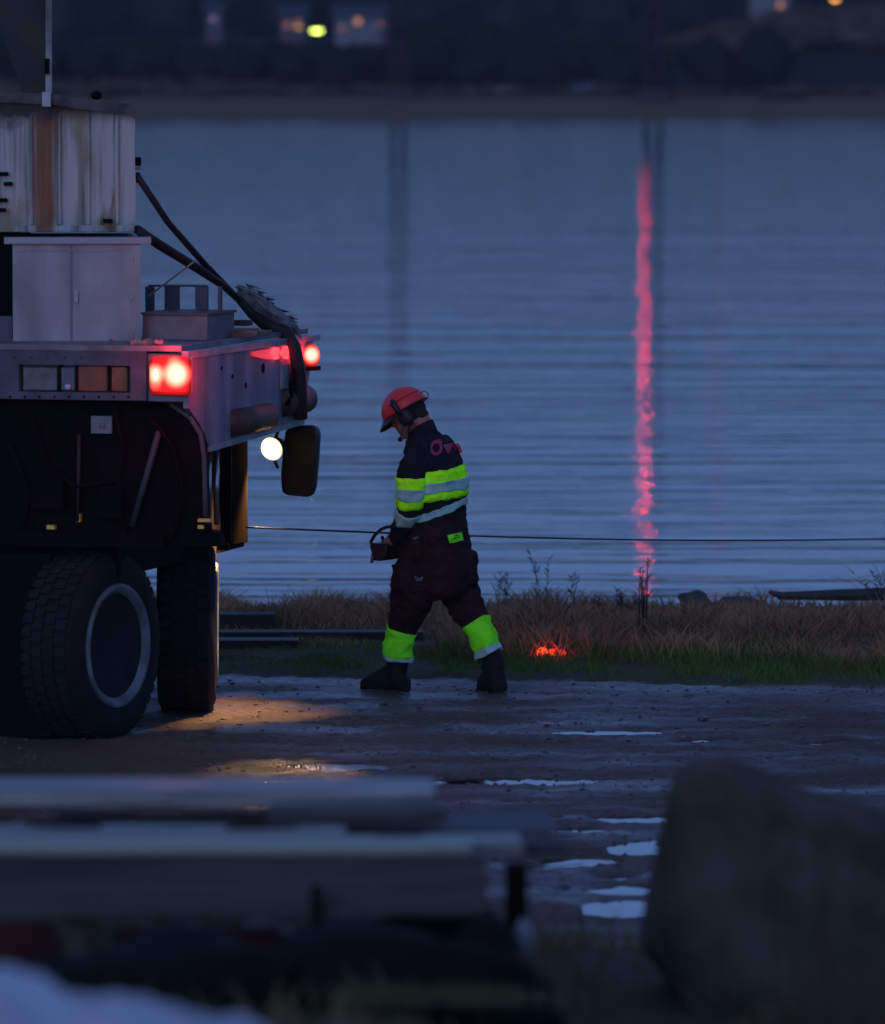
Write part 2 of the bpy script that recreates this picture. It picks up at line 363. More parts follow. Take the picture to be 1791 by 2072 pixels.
# bare rock slabs on the far shore
m_rockfar = mat('pale far rock', (0.13,0.11,0.11), rough=0.9, col2=(0.07,0.06,0.06), scale=0.5)
m_rockblue = mat('grey far rock', (0.16,0.18,0.22), rough=0.9, col2=(0.10,0.11,0.13), scale=0.5)
for (x0, x1, y0, y1, Y, mm, lab) in ((860,1010,112,152,476,m_rockfar,'pale pinkish rock slab on the far shore, left of the two'),
                                  (1085,1255,150,182,470,m_rockblue,'long blue grey rock slab low on the far shore above the brown reed band')):
    a = W(x0, y1, Y); b = W(x1, y0, Y); mb = MB(); crown(mb, ((a.x+b.x)/2, Y, a.z-0.1), ((b.x-a.x)/2*0.95, (b.z-a.z)*0.62), x0)
    o = mb.build('rock_outcrop', mm, smooth=True, fix=False); tag(o, lab, 'rock', 'rocks on the far shore')
    o.location = (0,0,0)

# masts with beacons
m_mast = mat('dark mast steel', (0.012,0.012,0.014), rough=0.8, col2=(0.02,0.017,0.016), scale=2)
def mast(px, hgt, w, label, beacon=None, rad=0.45, Y=447, off=0.0):
    b = W(px, 235, Y); z0 = hz(b.x, Y)-0.2
    t = empty('mast', (b.x, Y, z0)); tag(t, label, 'mast', 'tall masts on the far shore')
    MB().box((-0.8*w,-0.8*w,-0.5),(0.8*w,0.8*w,0.9)).build('footing', mat('far concrete', (0.06,0.055,0.05), rough=0.9), t)
    for sx in (-1,1):
        for sy in (-1,1):
            MB().tube([(sx*w/2, sy*w/2, 0.9), (sx*w*0.3, sy*w*0.3, hgt)], w*0.1, 6).build('leg', m_mast, t)
    mb = MB(); n = int(hgt/1.6)
    for i in range(n):
        z0_, z1_ = 0.9+(hgt-1)*i/n, 0.9+(hgt-1)*(i+1)/n; k0, k1 = w/2-(w*0.2)*i/n, w/2-(w*0.2)*(i+1)/n
        for s in (-1,1):
            mb.tube([(-k0, s*k0, z0_), (k1, s*k1, z1_)], w*0.055, 5); mb.tube([(s*k0, -k0, z0_), (s*k1, k1, z1_)], w*0.055, 5)
            mb.tube([(k0, s*k0, z0_), (-k1, s*k1, z1_)], w*0.055, 5)
    mb.build('lattice', m_mast, t)
    MB().box((-w*0.7,-w*0.7,hgt),(w*0.7,w*0.7,hgt+0.15)).build('platform', m_mast, t)
    if beacon:
        h = MB().tube([(off,0,hgt+0.15),(off,0,hgt+0.5)], 0.12, 10).build('lamp_socket', m_mast, t)
        MB().ball((off,0,hgt+0.5+rad), rad).build('beacon', glow('beacon '+label[:8], *beacon), t, smooth=True)
    return t
mast(1322, 23, 1.2, 'tall dark mast on far shore above the bright red reflection', ((1,0.03,0.06), 270), 0.17, off=-0.55)
mast(806, 22, 1.1, 'tall dark mast on far shore in line with the walking man', None)
mast(1452, 24, 0.12, 'thin mast on far shore right of the bright red reflection', ((1,0.07,0.2), 2.2), 0.35)

# houses and lamps up on the hill
m_wallh = mat('pale house boards', (0.20,0.19,0.19), rough=0.9); m_roofh = mat('dark roof tiles', (0.04,0.04,0.045), rough=0.8)
m_win = glow('lit window warm', (1.0,0.35,0.25), 0.2); m_win2 = glow('lit window orange', (1.0,0.40,0.2), 0.5); m_dimwin = glow('lit window dim purple', (0.6,0.35,0.6), 0.15)
def house(px, py, Y, w, h, wins, label, mw):
    b = W(px, py, Y); t = empty('house', (b.x, Y, b.z - h/2)); tag(t, label, 'house', 'houses on the far hill')
    MB().box((-w/2,0,-3),(w/2,6,h)).build('wall', mw, t)
    MB().prism([(-w/2-0.3,-0.3,h),(w/2+0.3,-0.3,h),(w/2+0.3,3,h+1.1),(-w/2-0.3,3,h+1.1)], (0,0,0.12)).prism([(-w/2-0.3,6.3,h),(w/2+0.3,6.3,h),(w/2+0.3,3,h+1.1),(-w/2-0.3,3,h+1.1)], (0,0,0.12)).build('roof', m_roofh, t)
    for x, z, s, mm in wins:
        f = MB().box((x-s/2-0.08,-0.06,z-s/2-0.08),(x+s/2+0.08,0.02,z+s/2+0.08)).build('window', m_roofh, t)
        MB().box((x-s/2,-0.09,z-s/2),(x+s/2,-0.062,z+s/2)).build('pane', mm, f)
house(592, 50, 640, 2.4, 1.4, ((-0.5,0.7,0.5,m_win),(0.5,0.9,0.5,m_win)), 'small dim house left of the bright yellow green lamp', mat('rose boards', (0.12,0.09,0.10), rough=0.9))
house(722, 54, 630, 4.0, 1.7, ((0.1,1.35,0.55,m_win2),(-1.3,0.7,0.4,m_win)), 'pale house with one orange window right of the yellow green lamp', m_wallh)
house(766, 50, 645, 1.8, 1.2, ((0,0.7,0.6,m_win),), 'small dark house with a dull red window beside the pale house', mat('rose boards', (0.12,0.09,0.10)))
house(1560, 4, 660, 3.6, 1.6, ((0.9,0.5,0.5,m_win2),), 'pale house at the top edge of the hill, right side', m_wallh)
house(432, 38, 640, 1.5, 1.0, ((0,0.5,0.6,m_dimwin),), 'dim purple lit hut alone on the hill at the left', mat('rose boards', (0.12,0.09,0.10)))
def street_lamp(px, py, Y, w, col, s, label):
    b = W(px, py, Y); hh = 5.0; t = empty('street_lamp', (b.x, Y, b.z-hh)); tag(t, label, 'street lamp', 'lamps on the far hill')
    MB().tube([(0.5,0,-1),(0.5,0,hh+0.25),(0.3,0,hh+0.3),(0,0,hh+0.2)], 0.06, 8).build('pole', m_mast, t)
    MB().box((-w/2,-0.25,hh+0.08),(w/2,0.25,hh+0.2)).build('lamp_head', m_mast, t)
    MB().ball((0,0,hh), (w/2*0.9,0.22,0.16)).build('lamp_glass', glow('lamp '+label[:12], col, s), t, smooth=True)
street_lamp(641, 62, 620, 1.1, (0.80,1.0,0.14), 8, 'brightest yellow green street lamp on the far hill')
street_lamp(604, 54, 625, 0.7, (1.0,0.5,0.12), 0.9, 'dim orange street lamp left of the bright yellow green one')
street_lamp(1690, -2, 640, 0.7, (1.0,0.40,0.06), 5, 'orange street lamp at the top right of the hill')

# ------------------------------------------------------------------ bank vegetation
def blades(name, n, xr, yf, hr, wd, m, kind='stuff', lean=0.35, clump=True):
    X = rng.uniform(xr[0], xr[1], n); Yv = np.array([yf(x, u) for x, u in zip(X, rng.uniform(0, 1, n))])
    H = rng.uniform(hr[0], hr[1], n)
    if clump: H *= np.array([0.35+1.15*max(0, 0.45+mn.noise(Vector((x*2.2, y*1.3, 4)))) for x, y in zip(X, Yv)])
    vs = []; fs = []
    for i in range(n):
        x, y, h = X[i], Yv[i], H[i]
        if -1.95 < x < -0.02 and y < 43.15 and name in ('dry_grass','green_grass'): h *= (0.25 if name == 'dry_grass' else 0.5)
        if y > 44.0 and name == 'dry_grass': h *= 0.62 if x > 0 else 0.75
        if x > 2.2 and y > 45.2: h *= 0.6
        if 0.5 < x < 0.85 and y < 41.25: h *= 0.5
        z = gz(x, y, False)-0.01; a = random.uniform(0, math.pi); dx, dy = math.cos(a)*wd/2, math.sin(a)*wd/2
        lx, ly = random.gauss(0, lean)*h, random.gauss(0, lean)*h; o = len(vs)
        vs += [(x-dx,y-dy,z),(x+dx,y+dy,z),(x+lx*0.4+dx*0.8,y+ly*0.4+dy*0.8,z+h*0.6),(x+lx*0.4-dx*0.8,y+ly*0.4-dy*0.8,z+h*0.6),(x+lx,y+ly,z+h)]
        fs += [(o,o+1,o+2,o+3),(o+3,o+2,o+4)]
    o = MB().add(vs, fs).build(name, m, fix=False); tag(o, kind=kind); return o
m_dry = mat('dry grass', (0.44,0.25,0.13), rough=0.9, col2=(0.20,0.13,0.07), scale=1.2, spec=0.1)
m_green = mat('short green grass', (0.09,0.22,0.035), rough=0.9, col2=(0.11,0.13,0.04), scale=1.5, spec=0.1)
m_near = mat('olive bank grass', (0.17,0.14,0.07), rough=0.9, col2=(0.20,0.15,0.08), scale=1.5, spec=0.1)
blades('dry_grass', 52000, (-4.6,4.6), lambda x, u: verge(x)+1.3+mn.noise(Vector((x,0,2)))*0.5 + (46.8-verge(x)-1.3)*u**0.9, (0.07,0.20), 0.008, m_dry, lean=0.75)
blades('green_grass', 38000, (-4.6,4.6), lambda x, u: verge(x)+0.02+0.06*mn.noise(Vector((x*4,0,2)))+2.3*u, (0.03,0.09), 0.007, m_green)
blades('bank_grass', 14000, (-1.6,2.6), lambda x, u: 14+12*u, (0.04,0.13), 0.01, m_near)
blades('yard_weeds', 5000, (-3.6,-0.6), lambda x, u: 33.2+2.7*u, (0.01,0.04), 0.008, m_green, lean=0.8)
# stones lying in the gravel
mb = MB(); 
bmi = bmesh.new(); bmesh.ops.create_icosphere(bmi, subdivisions=1, radius=1); iv = [v.co.copy() for v in bmi.verts]; if_ = [tuple(v.index for v in f.verts) for f in bmi.faces]; bmi.free()
for k in range(4200):
    x = random.uniform(-3.5,3.5); y = random.uniform(28.5, 39.7)
    if y > verge(x): continue
    r = random.choice((0.005,0.007,0.009,0.013)) * random.uniform(0.7,1.4)
    if random.random() < 0.012: r *= 2.6
    z = gz(x, y)
    mb.add([(x+v.x*r*random.uniform(.7,1.3), y+v.y*r*random.uniform(.7,1.3), z+v.z*r*0.6) for v in iv], if_)
tag(mb.build('gravel', mat('dark stones', (0.06,0.05,0.045), rough=0.4, col2=(0.12,0.10,0.095), scale=8), fix=False), kind='stuff')

m_stem = mat('dead stems', (0.035,0.028,0.022), rough=0.9)
def weed(px, base_py, Y, h, label, n=4, lean=0.06, droop=0.0, thick=0.003):
    b = W(px, base_py, Y); z0 = gz(b.x, Y, False)-0.02; t = empty('dead_weed', (b.x, Y, z0)); tag(t, label, 'plant', 'dead weed stalks on the bank')
    for i in range(n):
        hh = h*random.uniform(0.65,1); lx = random.gauss(0, lean); pts = [(random.gauss(0,0.03), random.gauss(0,0.05), 0)]
        for k in range(1,6):
            f = k/5; pts.append((pts[0][0]+lx*f*f*hh+droop*f*f*f*h, 0.02*f, hh*f - abs(droop)*0.3*f*f*f*h))
        MB().tube(pts, [thick*(1-0.12*k) for k in range(6)], 5).build('stalk', m_stem, t)
        lf = MB()
        for k in range(14):
            f = random.uniform(0.4,1.0); s = random.choice((-1,1)); px_ = pts[0][0]+lx*f*f*hh; zz = hh*f; L_ = random.uniform(0.02,0.06)
            lf.tube([(px_,0.01,zz),(px_+s*L_*.6,random.uniform(-.03,.03),zz+L_*random.uniform(0.3,1.0))], [0.003,0.001], 4)
        tag(lf.build('seed_head', m_stem, t), kind='stuff')
weed(1022,1210,45.6,0.36,'arching dead weed stalks just right of the walking man', 4, 0.1, -0.12)
weed(1100,1215,45.8,0.48,'faint tall thin stalks between the man and the red reflection', 3, 0.1)
weed(1215,1215,45.6,0.14,'short dark weed tuft left of the red reflection', 3, 0.05)
weed(1262,1215,45.4,0.24,'leafy dark weed close left of the red reflection', 4, 0.06, -0.03)
weed(1300,1310,42.9,0.50,'tall dark weed stalk standing in line with the red reflection', 5, 0.02, 0, 0.007)
weed(1780,1200,45.5,0.42,'leaning bare twigs at the right edge above the dark log', 7, 0.35, -0.3)
weed(1150,1212,45.9,0.32,'single thin dead stalk bent right beside the faint tall stalks', 2, 0.12, 0.06)

# log, rocks on the shore crest
m_darkwood = mat('dark wet wood', (0.035,0.032,0.03), rough=0.45, col2=(0.07,0.06,0.055), scale=3, stretch=(0.6,6,6), bump=0.004)
a, b = W(1556,1203,46.2), W(1850,1192,46.6)
t = empty('driftwood_log', (a.x, 46.2, 0.05)); tag(t, 'long dark driftwood log lying on the shore crest at the right', 'log')
MB().tube([(0,0,a.z-0.05+0.02),(0.08,0.02,a.z-0.05-0.01),(0.5,0.1,0.0+a.z-0.06),(1.0,0.3,b.z-0.07),(1.5,0.5,b.z-0.05)], [0.012,0.028,0.04,0.05,0.055], 10).build('trunk', m_darkwood, t, smooth=True)
m_rock = mat('dark shore rock', (0.045,0.042,0.04), rough=0.8, col2=(0.09,0.08,0.07), scale=4, bump=0.01)
def rock(c, r, label, mm=None, seed=0, sub=3, group=None, name='rock'):
    base = bmesh.new(); bmesh.ops.create_icosphere(base, subdivisions=sub, radius=1); vs = []
    for v in base.verts:
        n = 1 + 0.38*mn.noise(v.co*1.3+Vector((seed,0,0))) + 0.14*mn.noise(v.co*3.3+Vector((seed,2,0))) + 0.05*mn.noise(v.co*9)
        vs.append((v.co.x*r[0]*n, v.co.y*r[1]*n, v.co.z*r[2]*n))
    fs = [tuple(v.index for v in f.verts) for f in base.faces]; base.free()
    o = MB().add(vs, fs).build(name, mm or m_rock, smooth=True, fix=False, loc=c); tag(o, label, 'rock', group); return o
p = W(1405,1207,46.4); rock((p.x,46.4,p.z-0.03), (0.11,0.10,0.07), 'dark humped rock on the shore crest left of the driftwood log', seed=3, group='rocks on the bank')
p = W(1490,1213,46.4); rock((p.x,46.4,p.z-0.03), (0.16,0.10,0.045), 'low flat dark rock between the humped rock and the log', seed=8, group='rocks on the bank')
p = W(1755,1392,41.5)

# timber lying on the grass behind the man
m_beam = mat('weathered beam', (0.030,0.026,0.022), rough=0.6, spec=0.35, col2=(0.016,0.014,0.012), scale=3, stretch=(1,8,8), bump=0.003)
def beam(name, x0, y0, x1, y1, Y, dep, label, m, group, yaw=0.0, bev=0.006):
    a, b = W(x0, y1, Y), W(x1, y0, Y); c = (a+b)/2; L, H = b.x-a.x, b.z-a.z
    o = MB().box((-L/2,0,-H/2),(L/2,dep,H/2)).build(name, m, bevel=bev, loc=(c.x, Y, c.z)); o.rotation_euler.z = yaw
    tag(o, label, 'beam', group); return o
GT = 'timber stacked on the grass'
beam('timber_beam', 330,1243,556,1272,43.0,0.22,'short top beam ending left, uppermost on the timber pile behind the truck wheel', m_beam, GT)
beam('timber_beam', 250,1279,856,1311,42.2,0.20,'longest dark beam passing behind the walking man\'s front leg', m_beam, GT)
beam('timber_beam', 300,1296,604,1316,41.6,0.25,'lower front beam with a thin bright wet top edge', m_beam, GT)
beam('timber_beam', 600,1312,845,1319,41.7,0.22,'thin flat board under the longest beam, ends at the man\'s knee', m_beam, GT)
for x0, x1, lab in ((545,606,'stubby support block under the right end of the lower front beam'), (625,735,'dark support block under the thin flat board'), (340,400,'support block under the beams close to the truck wheel')):
    a = W((x0+x1)/2, 1318, 41.75); wd = (x1-x0)/FPX*41.75; top = a.z; z0 = gz(a.x, 41.8, False)-0.02
    o = MB().box((-wd/2,0,0),(wd/2,0.16,top-z0-0.002)).build('support_block', m_beam, loc=(a.x,41.68,z0), bevel=0.006); tag(o, lab, 'block', 'blocks under the timber pile')
# lower beam front must rest on blocks: red lamp added for a glow in the grass
p = W(1114,1322,41.25)
t = empty('added_red_lamp', (p.x, 41.25, gz(p.x,41.25,False))); tag(t, 'added low lamp for an orange red glow in the grass right of the man', 'lamp')
hz_ = p.z - t.location.z
MB().tube([(0,0,-0.02),(0,0,hz_-0.05)], 0.012, 8).build('stake', m_stem, t)
MB().box((-0.095,0.0,hz_-0.042),(0.10,0.05,hz_+0.042)).build('housing', mat('black lamp plastic', (0.02,0.02,0.02), rough=0.5), t, bevel=0.01)
for k, (dx, rr, s) in enumerate(((-0.048,0.036,3.5),(0.012,0.028,1.4),(0.070,0.024,1.0))):
    MB().lathe([(0.0,0.012),(rr*0.7,0.010),(rr,0.0),(rr,-0.006)][::-1], (0,-1,0), (dx,-0.004,hz_), 20).build('lens', glow('added red lens %d' % k, (1,0.055,0.006), s), t, smooth=True)

red_light(t, (0,-0.20,hz_+0.05), 0.25, 'added_red_glow')  # added point light that tints the grass red
# ------------------------------------------------------------------ crane truck
YAW = R(15); Y0 = 36.2
O = W(380, 1500, Y0); TL = Vector((O.x, Y0, 0)); dR = Vector((math.cos(YAW), -math.sin(YAW), 0)); dF = Vector((math.sin(YAW), math.cos(YAW), 0))
truck = empty('crane_truck', TL, -YAW); tag(truck, 'old rusty crane truck at the left seen from behind with red tail lights lit', 'crane truck')
def hitp(px, py, n, off):          # local point where the pixel ray meets the local plane n.p = off
    d = ray(px, py); o = Vector((0,0,HC))-TL
    dn = d.dot(n); t = (off - o.dot(n))/dn; q = o + d*t
    return Vector((q.dot(dR), q.dot(dF), q.z))
def LR(px, py, yl=0.0): return hitp(px, py, dF, yl)     # plane across the truck
def LF(px, py, xl=0.0): return hitp(px, py, dR, xl)     # plane along the flank
def rearbox(mb, x0, y0, x1, y1, yl, dep):
    a, b = LR(x0, y1, yl), LR(x1, y0, yl); return mb.box((a.x, yl, a.z), (b.x, yl+dep, b.z))
m_paint = mat('faded grey lilac paint', (0.33,0.30,0.36), rough=0.5, col2=(0.20,0.17,0.20), scale=5, stretch=(1,1,0.35), bump=0.002, r2=0.7)
m_dark = mat('black grimy steel', (0.006,0.004,0.0045), rough=0.9, spec=0.12, col2=(0.012,0.007,0.007), scale=6, bump=0.002)
m_beamg = mat('dark grey beam paint', (0.10,0.10,0.13), rough=0.6, col2=(0.06,0.055,0.07), scale=7, bump=0.001)
m_rubber = mat('tyre rubber', (0.016,0.015,0.017), rough=0.9, spec=0.25, col2=(0.024,0.023,0.025), scale=9)
m_boxgrey = mat('pale grey cabinet paint', (0.42,0.41,0.40), rough=0.6, col2=(0.26,0.25,0.24), scale=5, stretch=(1,1,0.4), bump=0.001)
m_chrome = mat('bright pipe', (0.55,0.52,0.48), rough=0.25, metal=0.9)
m_brown = mat('brown greasy steel', (0.09,0.06,0.04), rough=0.6, col2=(0.04,0.03,0.025), scale=8, bump=0.003)
def rust_mat():
    m = bpy.data.materials.new('white steel with rust runs'); m.use_nodes = True; t = m.node_tree; p = t.nodes['Principled BSDF']; p.inputs['Roughness'].default_value = 0.7
    N = lambda k: t.nodes.new(k); L = t.links.new
    tc = N('ShaderNodeTexCoord'); sep = N('ShaderNodeSeparateXYZ'); L(tc.outputs['Object'], sep.inputs[0])
    def ns(sc, stv, lo, hi):
        mp = N('ShaderNodeMapping'); mp.inputs['Scale'].default_value = stv; L(tc.outputs['Object'], mp.inputs[0])
        n = N('ShaderNodeTexNoise'); n.inputs['Scale'].default_value = sc; n.inputs['Detail'].default_value = 6; L(mp.outputs[0], n.inputs[0])
        r = N('ShaderNodeMapRange'); r.inputs[1].default_value = lo; r.inputs[2].default_value = hi; L(n.outputs[0], r.inputs[0]); return r
    s1 = ns(9, (1,1,0.07), 0.48, 0.68); s2 = ns(26, (1,1,0.05), 0.5, 0.75); s3 = ns(5, (1,1,1), 0.55, 0.7)
    def mixc(f, a, b, bl='MIX'):
        q = N('ShaderNodeMix'); q.data_type = 'RGBA'; q.blend_type = bl; L(f, q.inputs[0])
        (L(a, q.inputs[6]) if not isinstance(a, tuple) else setattr(q.inputs[6], 'default_value', a)); q.inputs[7].default_value = b; return q.outputs[2]
    c = mixc(s1.outputs[0], (0.46,0.48,0.42,1), (0.24,0.20,0.14,1)); c = mixc(s2.outputs[0], c, (0.11,0.09,0.08,1))
    s4 = ns(3.2, (1,1,0.6), 0.52, 0.62); c = mixc(s4.outputs[0], c, (0.30,0.22,0.13,1)); s5 = ns(7, (1,1,0.25), 0.60, 0.68); c = mixc(s5.outputs[0], c, (0.19,0.09,0.035,1))
    # the broad rust run under the boom foot
    xr = UR(92, 330, 0.1).x; d = N('ShaderNodeMath'); d.operation = 'SUBTRACT'; L(sep.outputs[0], d.inputs[0]); d.inputs[1].default_value = xr
    ab = N('ShaderNodeMath'); ab.operation = 'ABSOLUTE'; L(d.outputs[0], ab.inputs[0])
    wob = N('ShaderNodeMath'); wob.operation = 'MULTIPLY_ADD'; wob.inputs[1].default_value = -0.03; L(s1.outputs[0], wob.inputs[0]); L(ab.outputs[0], wob.inputs[2])
    rr = N('ShaderNodeMapRange'); rr.inputs[1].default_value = 0.060; rr.inputs[2].default_value = 0.03; rr.inputs[4].default_value = 0.9; L(wob.outputs[0], rr.inputs[0])
    c = mixc(rr.outputs[0], c, (0.22,0.085,0.02,1))
    # rim rust along top and bottom edges
    zt = N('ShaderNodeMapRange'); ztop = UR(200, 215, 0.1).z; zt.inputs[1].default_value = ztop-0.10; zt.inputs[2].default_value = ztop
    wz = N('ShaderNodeMath'); wz.operation = 'MULTIPLY_ADD'; wz.inputs[1].default_value = 0.08; L(s3.outputs[0], wz.inputs[0]); L(sep.outputs[2], wz.inputs[2]); L(wz.outputs[0], zt.inputs[0])
    c = mixc(zt.outputs[0], c, (0.045,0.03,0.03,1)); L(c, p.inputs['Base Color'])
    b = N('ShaderNodeBump'); b.inputs['Distance'].default_value = 0.004; L(s2.outputs[0], b.inputs['Height']); L(b.outputs[0], p.inputs['Normal']); return m
XL = -2.5
zt_ = LR(380,712).z; zb = LR(380,812).z
# rear beam with lamp recesses
mb = MB(); a = LR(0,812); xc = LR(296,760).x
mb.box((XL,0,zb),(LR(35,0).x,0.16,zt_)); mb.box((LR(262,0).x,0,zb),(xc,0.16,zt_))
mb.box((LR(35,0).x,0,LR(100,738).z),(LR(262,0).x,0.16,zt_)); mb.box((LR(35,0).x,0,zb),(LR(262,0).x,0.16,LR(100,793).z))
mb.box((LR(35,0).x,0.06,LR(100,793).z),(LR(262,0).x,0.16,LR(100,738).z))
rb_ = mb.build('rear_beam', m_beamg, truck)
def lampbit(name, x0,y0,x1,y1,mm,yl=0.03,dep=0.03,par=None,bev=0.006): return rearbox(MB(), x0,y0,x1,y1,yl,dep).build(name, mm, par or truck, bevel=bev)
lampbit('reversing_lens',46,743,116,790,mat('dull clear lens', (0.16,0.16,0.17), rough=0.25, col2=(0.10,0.09,0.06), scale=20))
lampbit('white_reflector',122,743,152,790,mat('grey lens', (0.10,0.11,0.13), rough=0.3))
MB().ball(LR(137,783,0.028), 0.018).build('bulb', mat('pale bulb', (0.4,0.5,0.55), rough=0.2), truck, smooth=True)
m_amb = mat('amber lens', (0.26,0.05,0.008), rough=0.25, col2=(0.17,0.03,0.008), scale=14)
lampbit('amber_lens',156,740,218,792,m_amb); lampbit('amber_lens',224,742,258,792,mat('amber lens paler', (0.32,0.10,0.008), rough=0.25, col2=(0.2,0.05,0.008), scale=14))
for x0 in (118,153,220): rearbox(MB(), x0,739,x0+4,793,0.02,0.04).build('divider', m_dark, truck)
# corner post behind the lit tail lamp, then flank
rearbox(MB(), 296,716,380,812,0.03,0.13).build('corner_box', m_paint, truck, bevel=0.004)
# tail lamp
tl = rearbox(MB(), 301,722,384,800,-0.045,0.073).build('tail_lamp', lens_mat('red lens lit', (1,0.035,0.022), [(LR(314,757,-.05),.068,22),(LR(314,775,-.05),.05,5),(LR(356,757,-.05),.092,34),(LR(352,731,-.05),.05,5)], 0.10), truck, bevel=0.02)
red_light(truck, LR(345,758,-.13), 0.9)
red_light(truck, LR(345,690,-.05), 0.6)
red_light(truck, Vector((0.16,0.10,LR(380,758).z)), 0.5)
m_core = glow('bulb glow behind red lens', (1.0,0.085,0.06), 13.0)
for cx, cy, rx, rz in ((315,758,13,27),(357,758,26,25)):
    c = LR(cx, cy, -0.048); k = Y0/FPX
    MB().ball(c, (rx*k*.45, 0.010, rz*k*.45), 20, 12).build('bulb_glow', m_core, tl, smooth=True)
# flank plate
fl = [LF(*q) for q in ((381,716),(634,682),(626,760),(613,850),(424,905),(404,858),(382,826))]
MB().prism([(0,q.y,q.z) for q in fl], (-0.03,0,0)).build('flank_panel', m_paint, truck)
yE = LF(634,682).y
lip = [LF(378,711), LF(645,676), LF(644,688), LF(378,727)]
MB().prism([(0.012,q.y,q.z) for q in lip], (-0.04,0,0)).build('deck_edge', mat('worn deck edge', (0.36,0.34,0.40), rough=0.4, col2=(0.24,0.2,0.22), scale=9), truck, bevel=0.003)
MB().box((XL,0.0,zt_+0.001),(-0.03,yE,zt_+0.03)).build('deck', mat('deck plate', (0.26,0.24,0.26), rough=0.5, col2=(0.14,0.12,0.12), scale=5), truck)
sk = [LF(424,902), LF(613,848), LF(615,858), LF(420,915)]
MB().prism([(0.006,q.y,q.z) for q in sk], (-0.05,0,0)).build('lower_rail', m_boxgrey, truck)
# dents, holes and plates on the flank
for (x,y,r) in ((532,745,10),(497,780,6),(470,762,5),(448,745,4)):
    q = LF(x,y,0.0); MB().lathe([(r*0.0027,-0.004),(r*0.0027,0.004),(r*0.0012,0.006)],(1,0,0),(0,q.y,q.z),12).build('bolt', m_dark, truck)
q0, q1 = LF(468,905), LF(600,850)
mb = MB(); q = LF(500,850); mb.tube([(-0.01,q.y-0.3,1.66),(-0.01,q.y+0.4,1.66)], 0.075, 18); mb.build('air_tank', m_brown, truck, smooth=True)
mb = MB(); mb.tube([(-0.02,yE-0.62,1.72),(-0.02,yE-0.12,1.72)], 0.08, 18); mb.build('air_tank', m_brown, truck, smooth=True)
q = LF(585,765); MB().box((0.002,q.y-0.18,1.80),(0.012,q.y+0.2,1.93)).build('pale_patch', m_boxgrey, truck)
MB().tube([LF(596,745,0.03),LF(588,775,0.05),LF(590,800,0.05),LF(580,820,0.03)], 0.012, 8).build('hose', m_dark, truck, smooth=True)
# side marker (lit red) and front clearance lamp
sm_ = [LF(512,712,0.016),LF(584,700,0.016),LF(584,726,0.016),LF(540,727,0.016),LF(512,720,0.016)]
s_ = MB().prism(sm_, (-0.014,0,0)).build('side_lamp', lens_mat('red side lens', (1,0.04,0.06), [(LF(556,713,.01),.10,3.0),(LF(577,713,.01),.09,3.0)], 0.5), truck)
for x, r in ((556,9),(576,9)):
    MB().ball(LF(x,713,0.016), (0.006,r*0.010,0.027)).build('bulb_glow', glow('side bulb', (1,0.06,0.08), 1.5), s_, smooth=True)
c = LF(630,719,0.03); k = (Y0+yE)/FPX; red_light(truck, c+Vector((.10,-.12,0)), 0.35)
lf = MB().ball(c, (18*k,0.05,24*k), 20, 12).build('clearance_lamp', lens_mat('red lens round', (1,0.035,0.025), [(c+Vector((5*k,-.04,2*k)),.062,26)], 0.35), truck, smooth=True)
MB().ball(c+Vector((4*k,-0.040,1*k)), (5*k,0.012,9*k), 20, 12).build('bulb_glow', m_core, lf, smooth=True)
MB().box((c.x-0.05,c.y-0.04,c.z-26*k-0.012),(c.x+0.04,c.y+0.05,c.z-22*k)).build('lamp_bracket', m_dark, truck)
# dark rear apron and wheel arch
ap = [LR(*q, 0.12) for q in ((296,812),(345,826),(380,850),(404,880),(411,925),(413,1000),(414,1072),(440,1076),(448,1106))]
poly = [(XL,0.12,ap[0].z)] + [(q.x,0.12,q.z) for q in ap] + [(XL,0.12,ap[-1].z)]
MB().prism(poly, (0,0.10,0)).build('rear_apron', m_dark, truck)
MB().box((XL,0.23,0.87),(-0.45,yE-0.1,zb)).build('chassis', m_dark, truck)
MB().box((-0.62,0.9,0.95),(-0.46,yE-0.5,1.45)).build('side_tank', m_dark, truck, bevel=0.03)
arch = [LR(*q, 0.10) for q in ((345,818),(384,846),(405,880),(412,925),(414,1000),(415,1046))]
MB().tube([(q.x, 0.11, q.z) for q in arch], 0.014, 8).build('arch_trim', mat('scuffed arch edge', (0.09,0.07,0.08), rough=0.6), truck, smooth=True)
MB().tube([LR(322,872,0.08),LR(268,1066,0.08)], 0.018, 8).build('stay_rod', mat('grey stay', (0.05,0.05,0.055), rough=0.6), truck, smooth=True)
MB().tube([LR(160,880,0.08),LR(158,1055,0.08)], 0.010, 8).build('stay_rod', mat('rusty stay', (0.045,0.018,0.018), rough=0.7), truck, smooth=True)
pl = rearbox(MB(), 184,842,226,877,0.10,0.018).build('square_plate', mat('chalky plate', (0.26,0.25,0.26), rough=0.7, col2=(0.2,0.19,0.2), scale=30), truck, bevel=0.002)
c = LR(206,861,0.095); MB().lathe([(0.016,-0.004),(0.016,0.004),(0.008,0.006)],(0,-1,0),c,16).build('plate_boss', mat('grey boss', (0.15,0.14,0.15), rough=0.6), pl)
m_yel = glow('amber side reflector in the lamplight', (0.9,0.45,0.03), 0.0)
m_yel = mat('yellow reflector', (0.95,0.6,0.06), rough=0.3)
for (x0,y0,x1,y1) in ((94,1063,110,1071),(400,1050,424,1056),(400,1063,412,1070),(155,1040,162,1056)):
    rearbox(MB(), x0,y0,x1,y1,0.075,0.04).build('yellow_reflector', m_yel, truck)
rearbox(MB(), 395,1060,426,1076,0.09,0.03).build('bracket', m_dark, truck)
